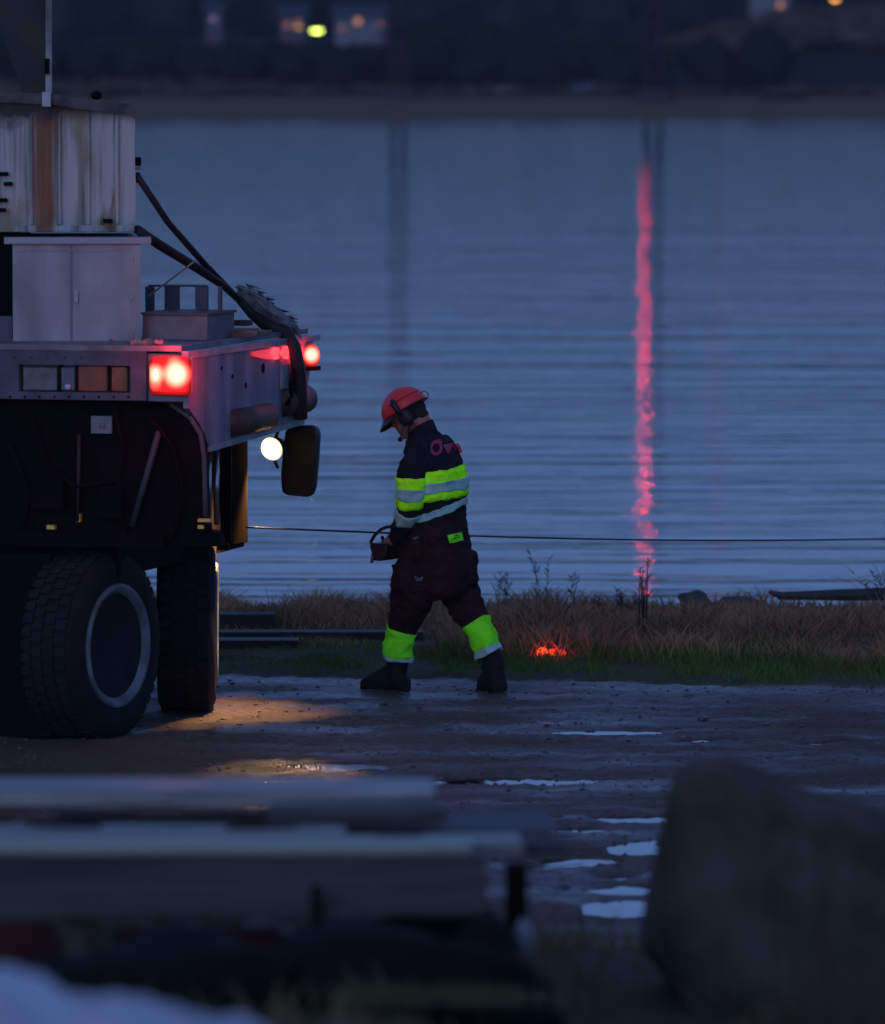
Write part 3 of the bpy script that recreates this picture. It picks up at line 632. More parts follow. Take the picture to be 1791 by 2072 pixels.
# pipes and dark toolbox panel further forward
MB().tube([LR(422,912,0.75),LR(422,1068,0.75)], 0.017, 12).build('upright_pipe', m_chrome, truck, smooth=True)
MB().tube([LR(438,912,0.80),LR(438,1062,0.80)], 0.014, 12).build('upright_pipe', m_chrome, truck, smooth=True)
mb = MB(); rearbox(mb, 446,893,470,1104,1.5,0.30); mb.build('tool_locker', mat('dark locker', (0.010,0.008,0.007), rough=1.0, spec=0.0, col2=(0.014,0.010,0.008), scale=6), truck, bevel=0.006)
mb = MB(); rearbox(mb, 440,1100,462,1113,1.45,0.30); mb.build('locker_step', m_dark, truck)
for x in (452,460,467): MB().tube([LR(x,900,1.49),LR(x,1096,1.49)], 0.006, 6).build('locker_rib', m_dark, truck)
random.seed(21)
for k in range(9):               # rivets along the rear beam
    q = LR(-40+34*k, 722, -0.002); MB().lathe([(0.009,0),(0.009,0.003),(0.004,0.006)],(0,-1,0),q,8).build('rivet', m_beamg, truck)
for k in range(12):
    q = LR(-40+30*k, 803, -0.002)
    if k < 11: MB().lathe([(0.007,0),(0.007,0.003),(0.003,0.005)],(0,-1,0),q,8).build('rivet', m_dark, truck)
for (pts_, r_) in ((((60,830),(90,930),(150,985),(240,975)),.010),(((230,820),(250,905),(235,1010),(262,1095)),.009),(((300,840),(350,905),(372,1000),(352,1090)),.012),(((20,900),(60,1005),(40,1090)),.013)):
    MB().tube([LR(x,y,0.06+0.03*(i%2)) for i, (x,y) in enumerate(pts_)], r_, 8).build('brake_hose', m_dark, truck, smooth=True)
rearbox(MB(), 62,960,128,1030,0.06,0.058).build('valve_block', m_dark, truck, bevel=0.008); rearbox(MB(), 196,985,246,1050,0.05,0.068).build('valve_block', m_dark, truck, bevel=0.008)
rearbox(MB(), -20,1084,330,1104,0.03,0.085).build('cross_bar', m_dark, truck, bevel=0.006)
MB().tube([(-1.4,0.8,0.86),(-0.55,0.8,0.90)], 0.05, 10).build('cross_tube', m_dark, truck, smooth=True)
for yy in (0.45,0.9): MB().tube([(-0.62,yy,0.95),(-0.60,yy+0.02,0.55)], 0.035, 10).build('damper', m_dark, truck, smooth=True)
# wheels
def wheel(cx, cy, yl, steer, label=None, outer=None):
    c = LR(cx, cy, yl) if outer is None else outer
    w = empty('wheel', (c.x, c.y, 0.505)); w.parent = truck; w.rotation_euler.z = steer
    r = 0.505
    prof = [(0.30,-0.02),(0.36,0.0),(0.44,-0.005),(0.485,-0.03),(0.498,-0.045),(0.498,-0.28),(0.485,-0.30),(0.44,-0.32),(0.30,-0.32)]
    MB().lathe(prof, (1,0,0), (0.0,0,0), 72).build('tyre', m_rubber, w, smooth=True)
    tb = MB()
    for k in range(46):
        a = 2*math.pi*k/46; M = Matrix.Rotation(a, 3, 'X')
        for j, x0 in enumerate((-0.30,-0.235,-0.165,-0.095)):
            M2 = Matrix.Rotation((j % 2)*math.pi/46, 3, 'X') @ M
            tb.box((x0,-0.024,0.492),(x0+0.058,0.024,0.508), M2)
    t_ = tb.build('tread_blocks', m_rubber, w); t_['kind'] = 'stuff'
    MB().lathe([(0.262,-0.07),(0.275,-0.02),(0.300,0.004),(0.322,0.010),(0.33,0.0),(0.33,-0.02),(0.29,-0.07)], (1,0,0), (0,0,0), 64).build('rim', mat('pale worn rim', (0.20,0.25,0.26), rough=0.6, col2=(0.09,0.10,0.10), scale=7), w, smooth=True)
    MB().lathe([(0.265,-0.07),(0.25,-0.14),(0.16,-0.16),(0.15,-0.06),(0.10,-0.06),(0.09,-0.05),(0.04,-0.045)], (1,0,0), (0,0,0), 40).build('hub', mat('grimy hub', (0.10,0.10,0.095), rough=0.7, col2=(0.045,0.04,0.036), scale=9), w, smooth=True)
    for k in range(8):
        a = 2*math.pi*k/8; MB().lathe([(0.014,-0.16),(0.014,-0.12),(0.010,-0.115)],(1,0,0),(0,0.21*math.cos(a),0.21*math.sin(a)),6).build('wheel_nut', mat('grimy hub', (0,0,0)), w)
    return w
c1 = W(240,1302,36.55)-TL; c1 = Vector((c1.dot(dR), c1.dot(dF), 0))
w1 = wheel(0,0,0, R(-12.5), outer=c1)
c2 = W(445,1302,38.1)-TL; c2 = Vector((c2.dot(dR)-0.02, c2.dot(dF), 0))
w2 = wheel(0,0,0, R(16), outer=c2)
for src, yy in ((w1, c1.y), (w2, c2.y)):
    w = copy_tree(src, truck); w.location.x = XL-0.1; w.location.y = yy; w.rotation_euler.z = src.rotation_euler.z + math.pi
MB().tube([(XL,c1.y,0.505),(c1.x-0.2,c1.y,0.505)], 0.09, 12).build('axle', m_dark, truck); MB().tube([(XL,c2.y,0.505),(c2.x-0.2,c2.y,0.505)], 0.09, 12).build('axle', m_dark, truck)
for xx in (-1.32, -2.3): MB().box((xx,0.05,0.03),(xx+0.55,0.09,1.0)).build('mud_flap', mat('black rubber flap', (0.008,0.006,0.007), rough=0.9, spec=0.15), truck)
MB().box((-1.9,c1.y-0.1,0.32),(-1.0,c1.y+0.3,0.9)).build('axle_housing', m_dark, truck, bevel=0.03)
MB().box((XL,0.35,0.45),(-1.0,1.6,0.8)).build('underbody', m_dark, truck)
# mirror and work lamp at the far end
cm = LR(606,933,2.35); k = (Y0+2.35)/FPX
pts = [(578,866),(588,861),(632,860),(641,867),(644,880),(641,930),(636,985),(630,1002),(620,1006),(578,1002),(569,995),(567,960),(572,900)]
mpts = [LR(x,y,2.35) for x,y in pts]
MB().prism(mpts, (0,0.07,0)).build('mirror', mat('black mirror shell', (0.014,0.012,0.010), rough=0.4), truck, bevel=0.015)
mp_ = [cm + (q-cm)*0.86 for q in mpts]
MB().prism([q+Vector((0,-0.006,0)) for q in mp_], (0,0.004,0)).build('mirror_glass', mat('dim mirror glass', (0.018,0.015,0.008), rough=0.3, metal=0.0), truck)
MB().tube([LR(606,935,2.44),LR(606,862,2.44),(LR(604,850,2.40).x-0.1,2.3,1.62)], 0.014, 8).build('mirror_arm', m_dark, truck, smooth=True)
cl = LR(550,908,1.95); k = (Y0+1.9)/FPX
wl = MB().lathe([(0.03,-0.10),(0.050,-0.06),(0.058,-0.004),(0.056,0.0)], (-0.2,-1,-0.25), cl, 28).build('work_lamp', m_dark, truck, smooth=True)
ax = Vector((-0.2,-1,-0.25)).normalized()
MB().lathe([(0.066,0.001),(0.063,0.008),(0.01,0.014)], ax, cl, 28).build('lamp_lens', lens_mat('white work lamp', (1,0.70,0.32), [(cl,.070,60)], 0.9), wl, smooth=True)
MB().tube([cl+Vector((0,0.05,0)), LR(560,880,2.1), LR(566,862,2.2)], 0.01, 8).build('lamp_arm', m_dark, truck, smooth=True)
MB().tube([cl+Vector((0,0.03,-0.05)), cl+Vector((0.02,0.05,-0.11))], 0.008, 6).build('lamp_cable', m_dark, truck, smooth=True)
sp = bpy.data.lights.new('work_lamp_beam', 'SPOT'); so = bpy.data.objects.new('work_lamp_beam', sp); COL.objects.link(so); so.parent = truck
so.location = cl + ax*0.03; so.rotation_euler = Vector((-0.30,-0.15,-1.0)).to_track_quat('-Z','Y').to_euler()
sp.energy = 130; sp.color = (1,0.52,0.22); sp.spot_size = R(76); sp.spot_blend = 1.0; sp.shadow_soft_size = 0.05
sp2 = bpy.data.lights.new('added_puddle_spot', 'SPOT'); so2 = bpy.data.objects.new('added_puddle_spot', sp2); COL.objects.link(so2); so2.parent = truck  # added narrow spot, aimed at a puddle to give it orange glints
so2.location = cl + ax*0.03; gq = G(575,1580)-TL; so2.rotation_euler = (Vector((gq.dot(dR), gq.dot(dF), 0))-so2.location).to_track_quat('-Z','Y').to_euler()
sp2.energy = 60; sp2.color = (1,0.55,0.22); sp2.spot_size = R(15); sp2.spot_blend = 1.0; sp2.shadow_soft_size = 0.05
# upper works: the turret is slewed round against the chassis -----
TM = Matrix.Translation(TL) @ Matrix.Rotation(-YAW, 4, 'Z')
UA = R(3.2); uO = Vector((TL.x, 36.9, 0)); UM = Matrix.Translation(uO) @ Matrix.Rotation(UA, 4, 'Z'); UI = UM.inverted()
uN = Vector((-math.sin(UA), math.cos(UA), 0))
def UR(px, py, yl=0.0):
    d = ray(px, py); o = Vector((0,0,HC))-uO; t = (yl - o.dot(uN))/d.dot(uN); return UI @ (Vector((0,0,HC)) + d*t)
def U(o): o.matrix_local = TM.inverted() @ UM; return o
def upbox(name, x0, y0, x1, y1, yl, dep, m, bevel=0.0):
    a, b = UR(x0,y1,yl), UR(x1,y0,yl); return U(MB().box((a.x,yl,a.z),(b.x,yl+dep,b.z)).build(name, m, truck, bevel=bevel))
rearbox(MB(), 0-900,704,276,711,0.25,1.3).build('turntable_gap', m_dark, truck)
for x in (20,143): rearbox(MB(), x-8,699,x+8,711,0.10,0.06).build('fixing_lug', mat('pale lug', (0.4,0.42,0.45), rough=0.4), truck, bevel=0.004)
m_rust = rust_mat()
upbox('grey_cabinet',26,487,284,702,0.0,0.8,m_boxgrey,0.006)
upbox('cabinet_lid',8,480,306,494,-0.03,0.86,mat('pale lid', (0.36,0.36,0.37), rough=0.45),0.004)
upbox('cabinet_seam',142,496,146,700,-0.004,0.01,mat('seam grey', (0.2,0.19,0.22), rough=0.6))
for y_ in (520,600,680):
    upbox('hinge',262,y_-7,270,y_+7,-0.014,0.012,m_boxgrey,0.002)
upbox('door_latch',150,588,158,612,-0.018,0.016,mat('pale lug', (0,0,0)),0.003)
upbox('door_edge',30,505,262,508,-0.006,0.005,m_boxgrey); upbox('door_edge',30,692,262,695,-0.006,0.005,m_boxgrey)
upbox('cabinet_post',268,496,285,700,-0.008,0.01,m_boxgrey)
upbox('turret_base',-620,474,26,702,0.12,0.9,m_dark)
upbox('base_plate',-620,640,24,700,0.05,0.06,mat('worn purple grey', (0.10,0.09,0.11), rough=0.6))
upbox('turret_floor',-620,471,60,478,0.15,0.8,m_dark)
top = [(-620,188),(0,190),(105,194),(150,202),(210,208),(262,214),(274,226)]
yl = 0.1; P = [UR(x,y,yl) for x,y in [(-620,470)]+top+[(272,300),(276,400),(272,470)]]
U(MB().prism(P, (0,1.1,0)).build('rusty_casing', m_rust, truck))
upbox('casing_sill',-620,456,272,470,yl-0.02,0.019,m_rust,0.003)
tp = [UR(x,y,yl) for x,y in top]
mb = MB()
for i in range(len(tp)-1): mb.prism([tp[i]+Vector((0,-0.035,-0.045)), tp[i+1]+Vector((0,-0.035,-0.045)), tp[i+1]+Vector((0,-0.035,0.012)), tp[i]+Vector((0,-0.035,0.012))], (0,0.034,0))
U(mb.build('casing_rim', mat('rusty dark rim', (0.05,0.035,0.04), rough=0.7, col2=(0.12,0.10,0.10), scale=12), truck))
for x0, x1 in ((60,66),(118,123),(176,182),(233,240)): upbox('casing_rib',x0,232,x1,455,yl-0.018,0.0175,m_rust,0.004)
for x, y in ((8,352),(16,372),(6,405),(3,425),(218,447)): upbox('latch',x-9,y-4,x+9,y+4,yl-0.03,0.0295,m_dark,0.004)
upbox('shackle',262,318,286,336,yl+0.1,0.08,m_dark,0.006); upbox('shackle',260,349,284,370,yl+0.1,0.08,m_dark,0.006)
upbox('shackle_pin',264,338,286,344,yl+0.12,0.05,mat('pale lug', (0,0,0)))
U(MB().ball(UR(195,193,yl+0.1), (0.03,0.03,0.025)).build('knob', m_dark, truck, smooth=True))
q = [UR(x,y,0.4) for x,y in ((-70,-420),(92,-420),(92,192),(46,192),(-5,40),(-40,-60))]
U(MB().prism(q, (0,0.4,0)).build('boom', mat('black boom steel', (0.022,0.018,0.016), rough=0.7, col2=(0.045,0.03,0.022), scale=5), truck))
q = [UR(x,y,0.36) for x,y in ((93,-420),(105,-420),(105,192),(92,192))]
m_bp = mat('scuffed boom plate', (0.52,0.48,0.42), rough=0.5, col2=(0.12,0.10,0.10), scale=4)
U(MB().prism(q, (0,0.44,0)).build('boom_plate', m_bp, truck))
upbox('boom_plate_joint',90,118,100,150,0.34,0.019,m_dark)
upbox('pin_cover',85,186,103,216,yl-0.07,0.03,mat('pin white', (0.42,0.42,0.45), rough=0.4),0.004)
# deck furniture: rail frame, low box
yr = 1.2
m_rail = mat('dull rail paint', (0.10,0.09,0.12), rough=0.6)
rl = MB().tube([LR(300,578,yr),LR(420,578,yr)], 0.006, 6).build('rail_bar', m_rail, truck)
for x, w_ in ((303,16),(348,28),(408,24),(445,6)):
    a, b = LR(x-w_/2,640,yr), LR(x+w_/2,580,yr); MB().box((a.x,yr-0.01,a.z-0.15),(b.x,yr+0.02,b.z)).build('rail_post', m_rail, truck)
MB().tube([LR(300,600,yr-0.1),LR(392,530,yr-0.1)], 0.006, 6).build('stay_wire', mat('pale wire', (0.3,0.28,0.27), rough=0.6), truck)
# things lying on the deck
def on_deck(px, py, yl): q = LR(px, py, yl); return TL + dR*q.x + dF*q.y + Vector((0,0,zt_+0.031))
cr = empty('low_crate', on_deck(354,700,0.7), -YAW); tag(cr, 'low grey box on the truck deck between the cabinet and the timber scraps', 'box')
wq = 138/FPX*36.9
MB().box((-wq/2,0,0),(wq/2,0.5,0.13)).build('body', mat('box grey', (0.22,0.19,0.21), rough=0.6, col2=(0.15,0.12,0.13), scale=6), cr, bevel=0.004)
MB().box((-wq/2-0.01,-0.01,0.131),(wq/2+0.01,0.51,0.145)).build('lid', mat('box lid rust', (0.10,0.07,0.07), rough=0.6), cr)
m_scrap = mat('raw timber scrap', (0.30,0.23,0.17), rough=0.8, col2=(0.14,0.10,0.08), scale=8, stretch=(1,6,6))
for k, (x, y, L_, h_, a_, lab) in enumerate(((470,668,0.28,0.045,0.15,'pale timber offcut on the truck deck, nearest the low box'),(492,676,0.26,0.03,-0.2,'flat timber offcut partly under the others on the deck'),(468,655,0.22,0.03,0.05,'dark rusty board topmost on the timber offcuts'),(510,684,0.22,0.02,0.3,'thin timber strip at the far end of the offcuts'))):
    p0 = on_deck(x, 690, 1.2+0.12*k); hz0 = (0.0, 0.002, 0.05, 0.0)[k]
    o = MB().box((-L_/2,-0.05,0),(L_/2,0.05,h_)).build('timber_offcut', m_scrap if k != 2 else m_brown, loc=p0+Vector((0,0,hz0)), bevel=0.004); o.rotation_euler = (0,0,-YAW+a_)
    tag(o, lab, 'timber offcut', 'timber offcuts on the truck deck')
rg = MB(); random.seed(3)
for k in range(18):
    q = on_deck(230+random.uniform(0,110), 700, 0.06+random.uniform(0,0.12)); rg.tube([q+Vector((0,0,0.01)), q+Vector((random.uniform(-.05,.05),random.uniform(-.03,.03),random.uniform(0.008,0.02)))], random.uniform(0.008,0.014), 6)
tag(rg.build('scrap_rods', mat('rusty scrap', (0.22,0.11,0.09), rough=0.6, col2=(0.35,0.3,0.3), scale=15)), 'loose rusty rods and scraps on the rear edge of the truck deck', 'scrap metal')
# lifting sling draped from the casing over the deck edge
sl = empty('lifting_sling', TL+Vector((0,0,2.0)), -YAW); tag(sl, 'black lifting sling running from the rusty casing down over the deck edge', 'sling')
def SLp(px, py, yl): q = LR(px, py, yl); return Vector((q.x, q.y, q.z-2.0))
m_sl = mat('black sling webbing', (0.02,0.013,0.016), rough=0.7, col2=(0.035,0.02,0.025), scale=10)
MB().tube([SLp(278,356,0.7),SLp(340,450,1.0),SLp(410,530,1.3),SLp(480,604,1.7)], [0.021,0.021,0.022,0.023], 10, flat=0.7).build('strap', m_sl, sl, smooth=True)
MB().tube([SLp(277,464,0.7),SLp(322,495,0.9),SLp(395,540,1.2),SLp(455,580,1.5),SLp(482,606,1.7)], [0.034,0.036,0.034,0.027,0.022], 10, flat=0.7).build('strap', m_sl, sl, smooth=True)
def SF(px, py, xl): q = LF(px, py, xl); return Vector((q.x, q.y, q.z-2.0))
MB().tube([SLp(478,600,1.7),SLp(510,635,1.8),SLp(545,660,1.9),SF(578,674,-.02),SF(596,702,.05),SF(604,745,.055),SF(606,800,.055),SF(608,846,.05)], [0.02,0.028,0.045,0.042,0.036,0.040,0.044,0.040], 12).build('strap_tail', m_sl, sl, smooth=True)
random.seed(5); sv = MB()
path = [SLp(485,590,1.75),SLp(512,608,1.8),SLp(545,632,1.88),SLp(575,655,1.95),SLp(588,668,2.0)]
for i in range(150):
    f = random.uniform(0,3.99); k = int(f); u = f-k; c = path[k].lerp(path[k+1], u); r = 0.062+0.02*math.sin(u*3)
    a_ = random.uniform(0,2*math.pi); d = Vector((math.cos(a_)*0.8, math.sin(a_), math.sin(a_*1.7)*0.7)).normalized()
    t1 = (path[k+1]-path[k]).normalized(); p0 = c + d*r*random.uniform(0.4,1.0); s = random.uniform(0.02,0.045)
    sv.add([p0, p0+t1*s+d*s*0.5, p0+t1*s*0.4+d.cross(t1)*s, p0-t1*s*0.8+d.cross(t1)*s*0.4], [(0,1,2),(0,2,3),(0,3,1),(1,2,3)])
for k in range(4): sv.tube([path[k],path[k+1]], [0.040+0.004*k, 0.046], 10)
sv.build('ragged_sleeve', mat('mossy rag', (0.24,0.27,0.25), rough=0.9, col2=(0.11,0.12,0.12), scale=16), sl)

# ------------------------------------------------------------------ steel cable
a = TL + dR*LR(499,1067,1.6).x + dF*1.6 + Vector((0,0,LR(499,1067,1.6).z)); b = W(2050,1084,47.0)
t = empty('steel_cable', a); tag(t, 'thin steel cable stretched level from the truck across the water view', 'cable')
pts = [(b-a)*(k/30) + Vector((0,0,-0.05*math.sin(math.pi*k/30))) for k in range(31)]
MB().tube(pts, 0.0062, 6).build('wire', mat('cable steel', (0.03,0.03,0.035), rough=0.5, metal=0.5), t, smooth=True)
o = MB().tube([(b.x,b.y,gz(b.x,b.y,False)-1.5),(b.x,b.y,b.z+0.3)], [0.14,0.11], 14).build('mooring_post', m_darkwood, smooth=True); tag(o, 'thick wooden mooring post holding the far end of the cable', 'post')

# ------------------------------------------------------------------ the walking man
FY = 39.3; FB = G(880, 1407); K = 357.0
man = empty('person', (FB.x, FB.y, 0.012)); tag(man, 'man in red helmet and dark hi-vis workwear walking left, holding a crane remote control', 'person')
def PP(px, py, dy=0.0): return Vector(((px-880)/K, dy, (1405-py)/K))
h_ = Vector((-0.87,0.49,0)).normalized(); l_ = Vector((-0.49,-0.87,0)).normalized()
def wr(p, amp=1.0):                # cloth creases as a smooth displacement field
    q = Vector((p.x*9, p.y*9, p.z*13)); q2 = Vector((p.x*22+3, p.y*22, p.z*30))
    return Vector((mn.noise(q), mn.noise(q+Vector((9,0,0))), mn.noise(q+Vector((0,9,0)))*0.6))*0.014*amp + Vector((mn.noise(q2), mn.noise(q2+Vector((5,0,0))), mn.noise(q2+Vector((0,5,0)))))*0.010*amp
def fuse(mb, name, voxel, m, parent, post=None, smooth_it=4):
    me = bpy.data.meshes.new(name+'_src'); me.from_pydata(mb.v, [], mb.f)
    bm = bmesh.new(); bm.from_mesh(me); bmesh.ops.recalc_face_normals(bm, faces=bm.faces); bm.to_mesh(me); bm.free()
    o = bpy.data.objects.new(name, me); COL.objects.link(o)
    r = o.modifiers.new('r', 'REMESH'); r.mode = 'VOXEL'; r.voxel_size = voxel
    s = o.modifiers.new('s', 'SMOOTH'); s.iterations = smooth_it; s.factor = 0.5
    dg = bpy.context.evaluated_depsgraph_get(); dg.update()
    me2 = bpy.data.meshes.new_from_object(o.evaluated_get(dg)); bpy.data.objects.remove(o)
    if post:
        for v in me2.vertices: v.co = post(v.co.copy())
    me2.polygons.foreach_set('use_smooth', [True]*len(me2.polygons)); me2.materials.clear(); me2.materials.append(m)
    o = bpy.data.objects.new(name, me2); COL.objects.link(o); o.parent = parent; return o
def interp(tab, t):                # tab rows: key, values...
    for i in range(len(tab)-1):
        if tab[i][0] <= t <= tab[i+1][0]:
            f = (t-tab[i][0])/(tab[i+1][0]-tab[i][0]); return [a+(b-a)*f for a, b in zip(tab[i][1:], tab[i+1][1:])]
    return list(tab[-1][1:]) if t > tab[-1][0] else list(tab[0][1:])
TOR = [(862,854,.050,.050),(870,856,.066,.066),(876,859,.076,.082),(884,863,.088,.115),(895,868,.105,.165),(912,873,.121,.207),(930,876,.130,.222),(960,881,.135,.225),(1000,884,.137,.216),(1035,886,.130,.203),(1062,888,.136,.205)]
LA = [(0,848,916,-.155,.062),(1,839,936,-.18,.075),(2,832,965,-.20,.079),(3,830,1000,-.20,.078),(4,827,1032,-.18,.072),(5,815,1062,-.10,.060),(6,800,1092,-.01,.046)]
RA = [(0,904,918,.155,.058),(1,900,945,.23,.068),(2,886,980,.30,.064),(3,868,1020,.33,.062),(4,840,1055,.28,.055),(5,808,1090,.17,.045)]
def tring(py, off=0.0, tilt=0.0):
    c, a, b = interp(TOR, py); return (PP(c, py), h_*(a+off)+Vector((0,0,-tilt*h_.x*(a))), l_*(b+off)+Vector((0,0,-tilt*l_.x*b)), 2.3)
def limb(tab, t, off=0.0):
    x, y, d, r = interp(tab, t); return PP(x, y, d), r+off
def limbtube(mb, tab, t0, t1, off=0.0, steps=12, n=18):
    q = [limb(tab, t0+(t1-t0)*k/steps, off) for k in range(steps+1)]; mb.tube([p for p, _ in q], [r for _, r in q], n); return mb
jk = MB(); jk.rings([tring(y) for y in (864,868,872,876,884,895,912,930,960,980,1000,1018,1035,1050,1060)], 36)
limbtube(jk, LA, 0, 6); limbtube(jk, RA, 0, 5)
jk.ball(PP(851,911,-.13), 0.068); jk.ball(PP(897,908,.13), 0.066)
m_jk = mat('dark navy work jacket', (0.022,0.020,0.026), rough=0.9, spec=0.12, col2=(0.032,0.026,0.032), scale=14, bump=0.0015, bscale=90)
m_tr = mat('dark maroon black trousers', (0.036,0.016,0.018), rough=0.9, spec=0.12, col2=(0.052,0.022,0.024), scale=12, bump=0.0015, bscale=90)
jacket = fuse(jk, 'jacket', 0.011, m_jk, man, lambda p: p + wr(p))
# trousers
TR = [(1028,888,.118,.185),(1050,888,.135,.198),(1075,886,.150,.208),(1100,883,.170,.210),(1130,879,.195,.210),(1165,876,.215,.200),(1195,876,.205,.180),(1212,878,.16,.16)]
def pring(py):
    c, a, b = interp(TR, py); return (PP(c, py), h_*a, l_*b, 2.3)
LL = [(0,846,1165,-.08,.135),(1,834,1205,-.05,.125),(2,822,1245,-.01,.102),(3,812,1280,.01,.084),(4,808,1310,.03,.082),(5,806,1336,.04,.080)]
RL = [(0,915,1160,.08,.130),(1,932,1205,.05,.112),(2,951,1243,.01,.090),(3,969,1275,-.02,.079),(4,982,1302,-.04,.078),(5,991,1324,-.05,.086)]
tr = MB(); tr.rings([pring(y) for y in (1028,1040,1050,1062,1075,1088,1100,1115,1130,1148,1165,1182,1195,1212)], 36)
limbtube(tr, LL, 0, 5); limbtube(tr, RL, 0, 5)
tr.box((-.06,-.035,-.07),(.06,.035,.07), Matrix.Translation(PP(812,1166,-.14)) @ Matrix.Rotation(-1.05,4,'Z'))   # thigh pockets
tr.box((-.05,-.05,-.09),(.05,.05,.09), Matrix.Translation(PP(948,1150,-.02)))
trousers = fuse(tr, 'trousers', 0.011, m_tr, man, lambda p: p + wr(p, 1.15))
# boots
m_boot = mat('black leather boots', (0.016,0.012,0.013), rough=0.7, spec=0.2, col2=(0.022,0.017,0.018), scale=18)
def boot(shaft, toe_dir, heel, parent):
    b = MB(); b.tube([p for p, _ in shaft], [r for _, r in shaft], 18); td = Vector(toe_dir).normalized(); sd = td.cross(Vector((0,0,1)))
    rs = []
    for f, w, hh in ((-.03,.036,.04),(-.01,.050,.055),(.05,.058,.085),(.11,.058,.080),(.165,.060,.060),(.215,.055,.048),(.245,.044,.040),(.262,.024,.028)):
        rs.append((heel + td*f + Vector((0,0,hh)), sd*w, Vector((0,0,hh)), 2.8))
    b.rings(rs, 20)
    o = fuse(b, 'boot', 0.008, m_boot, parent, lambda p: Vector((p.x, p.y, max(0.0, p.z))) + wr(p, .35)*(1 if p.z > 0.05 else 0), 3)
    s = MB(); rs = [(Vector((c.x,c.y,0.010)), a*1.12, Vector((0,0,0.010)), 5) for c, a, b_, e in rs[1:-1]]; s.rings(rs, 16)
    s.build('sole', mat('boot sole', (0.012,0.012,0.012), rough=0.8), o); return o
HB = Vector((-.93,.36,0))
boot([(PP(808,1322,.04),.062),(PP(804,1350,.05),.064),(PP(803,1375,.05),.062),(PP(802,1392,.05),.050)], HB, PP(818,1405,.04), man)
boot([(PP(992,1316,-.05),.060),(PP(998,1345,-.05),.066),(PP(1001,1372,-.05),.063),(PP(1004,1392,-.05),.050)], (-.35,.93,0), PP(1009,1405,-.12), man)
# continuous body under the clothes: head, neck, trunk, arms, hands with fingers, legs
HC0 = PP(825,838,0.02); tl_ = R(30); hh = Vector((-0.96,0.28,0)); g_ = hh*math.cos(tl_) + Vector((0,0,-math.sin(tl_))); u_ = hh*math.sin(tl_) + Vector((0,0,math.cos(tl_))); s_h = u_.cross(g_).normalized()
if s_h.dot(l_) < 0: s_h = -s_h
def Hd(g, s, u): return HC0 + g_*g + s_h*s + u_*u
bd = MB(); HM = Matrix((g_, s_h, u_)).transposed()
bd.ball(Hd(0,0,.02), (.098,.076,.105), 24, 16, HM)                      # skull
bd.ball(Hd(.044,0,-.056), (.060,.055,.070), 20, 12, HM)                 # jaw
bd.ball(Hd(.076,0,-.104), (.024,.028,.020), 12, 8, HM)                  # chin
bd.rings([(Hd(.082,0,.015), s_h*.008, g_*.010, 2),(Hd(.098,0,-.008), s_h*.011, g_*.014, 2),(Hd(.106,0,-.028), s_h*.015, g_*.018, 2),(Hd(.088,0,-.040), s_h*.014, g_*.016, 2)], 12)   # nose
bd.ball(Hd(.086,0,-.060), (.013,.024,.006), 10, 6, HM); bd.ball(Hd(.084,0,-.073), (.013,.022,.007), 10, 6, HM)      # lips
for s in (-1,1):
    bd.ball(Hd(-.008,s*.077,-.008), (.020,.008,.030), 10, 8, HM); bd.ball(Hd(.072,s*.030,.022), (.016,.020,.010), 10, 6, HM)
bd.tube([Hd(-.035,0,-.04), Hd(-.045,0,-.10), PP(856,872,0.01), PP(864,896,0)], [.060,.058,.056,.055], 18)
bd.rings([(PP(*[interp(TOR,y)[0], y]), h_*(interp(TOR,y)[1]*.72), l_*(interp(TOR,y)[2]*.78), 2) for y in (892,905,930,980,1030,1060)] + [(PP(interp(TR,y)[0], y), h_*interp(TR,y)[1]*.6, l_*interp(TR,y)[2]*.75, 2) for y in (1075,1120,1165)], 24)
def inner(tab, t1, k=.6, last=None):
    q = [limb(tab, t1*i/10) for i in range(11)]; pts = [p for p, _ in q]; rr = [r*k for _, r in q]
    if last is not None: pts.append(last); rr.append(.028)
    bd.tube(pts, rr, 14)
LHn, RHn = PP(782,1103,.055), PP(786,1098,.165)
inner(LA, 6, .6, LHn); inner(RA, 5, .6, RHn); inner(LL, 5, .6, PP(803,1385,.05)); inner(RL, 5, .6, PP(1003,1385,-.05))
def hand(wrist, palm, side, curl):
    a = (palm-wrist).normalized(); b = Vector(side).normalized(); c = a.cross(b)
    bd.rings([(wrist, b*.028, c*.020, 2),(wrist+a*.03, b*.036, c*.019, 2.4),(wrist+a*.065, b*.041, c*.017, 2.4),(wrist+a*.085, b*.038, c*.013, 2.4)], 16)
    for i, (o_, L_) in enumerate(((-.030,.068),(-.010,.078),(.010,.072),(.029,.056))):
        p0 = wrist+a*.078+b*o_; d1 = (a*.8 + Vector(curl)*.6).normalized(); d2 = (a*.1 + Vector(curl)).normalized(); d3 = (a*-.6 + Vector(curl)*.8).normalized()
        bd.tube([p0, p0+d1*L_*.42, p0+d1*L_*.42+d2*L_*.33, p0+d1*L_*.42+d2*L_*.33+d3*L_*.25], [.0105,.0100,.0092,.0078], 10)
    t0 = wrist+a*.025+b*-.034; td = (a*.5 - b*.6 + Vector(curl)*.3).normalized(); bd.tube([t0, t0+td*.035, t0+td*.06+Vector(curl)*.01], [.0135,.0115,.0095], 10)
hand(LHn, LHn+Vector((-.055,.030,-.055)), (.15,-.75,.2), (-.45,.25,-.8)); hand(RHn, RHn+Vector((-.06,-.015,-.05)), (-.1,.8,.1), (-.5,-.1,-.8))
m_skin = mat('skin', (0.46,0.20,0.15), rough=0.55, col2=(0.38,0.15,0.11), scale=12, spec=0.3)
body = fuse(bd, 'body', 0.0055, m_skin, man, None, 2)
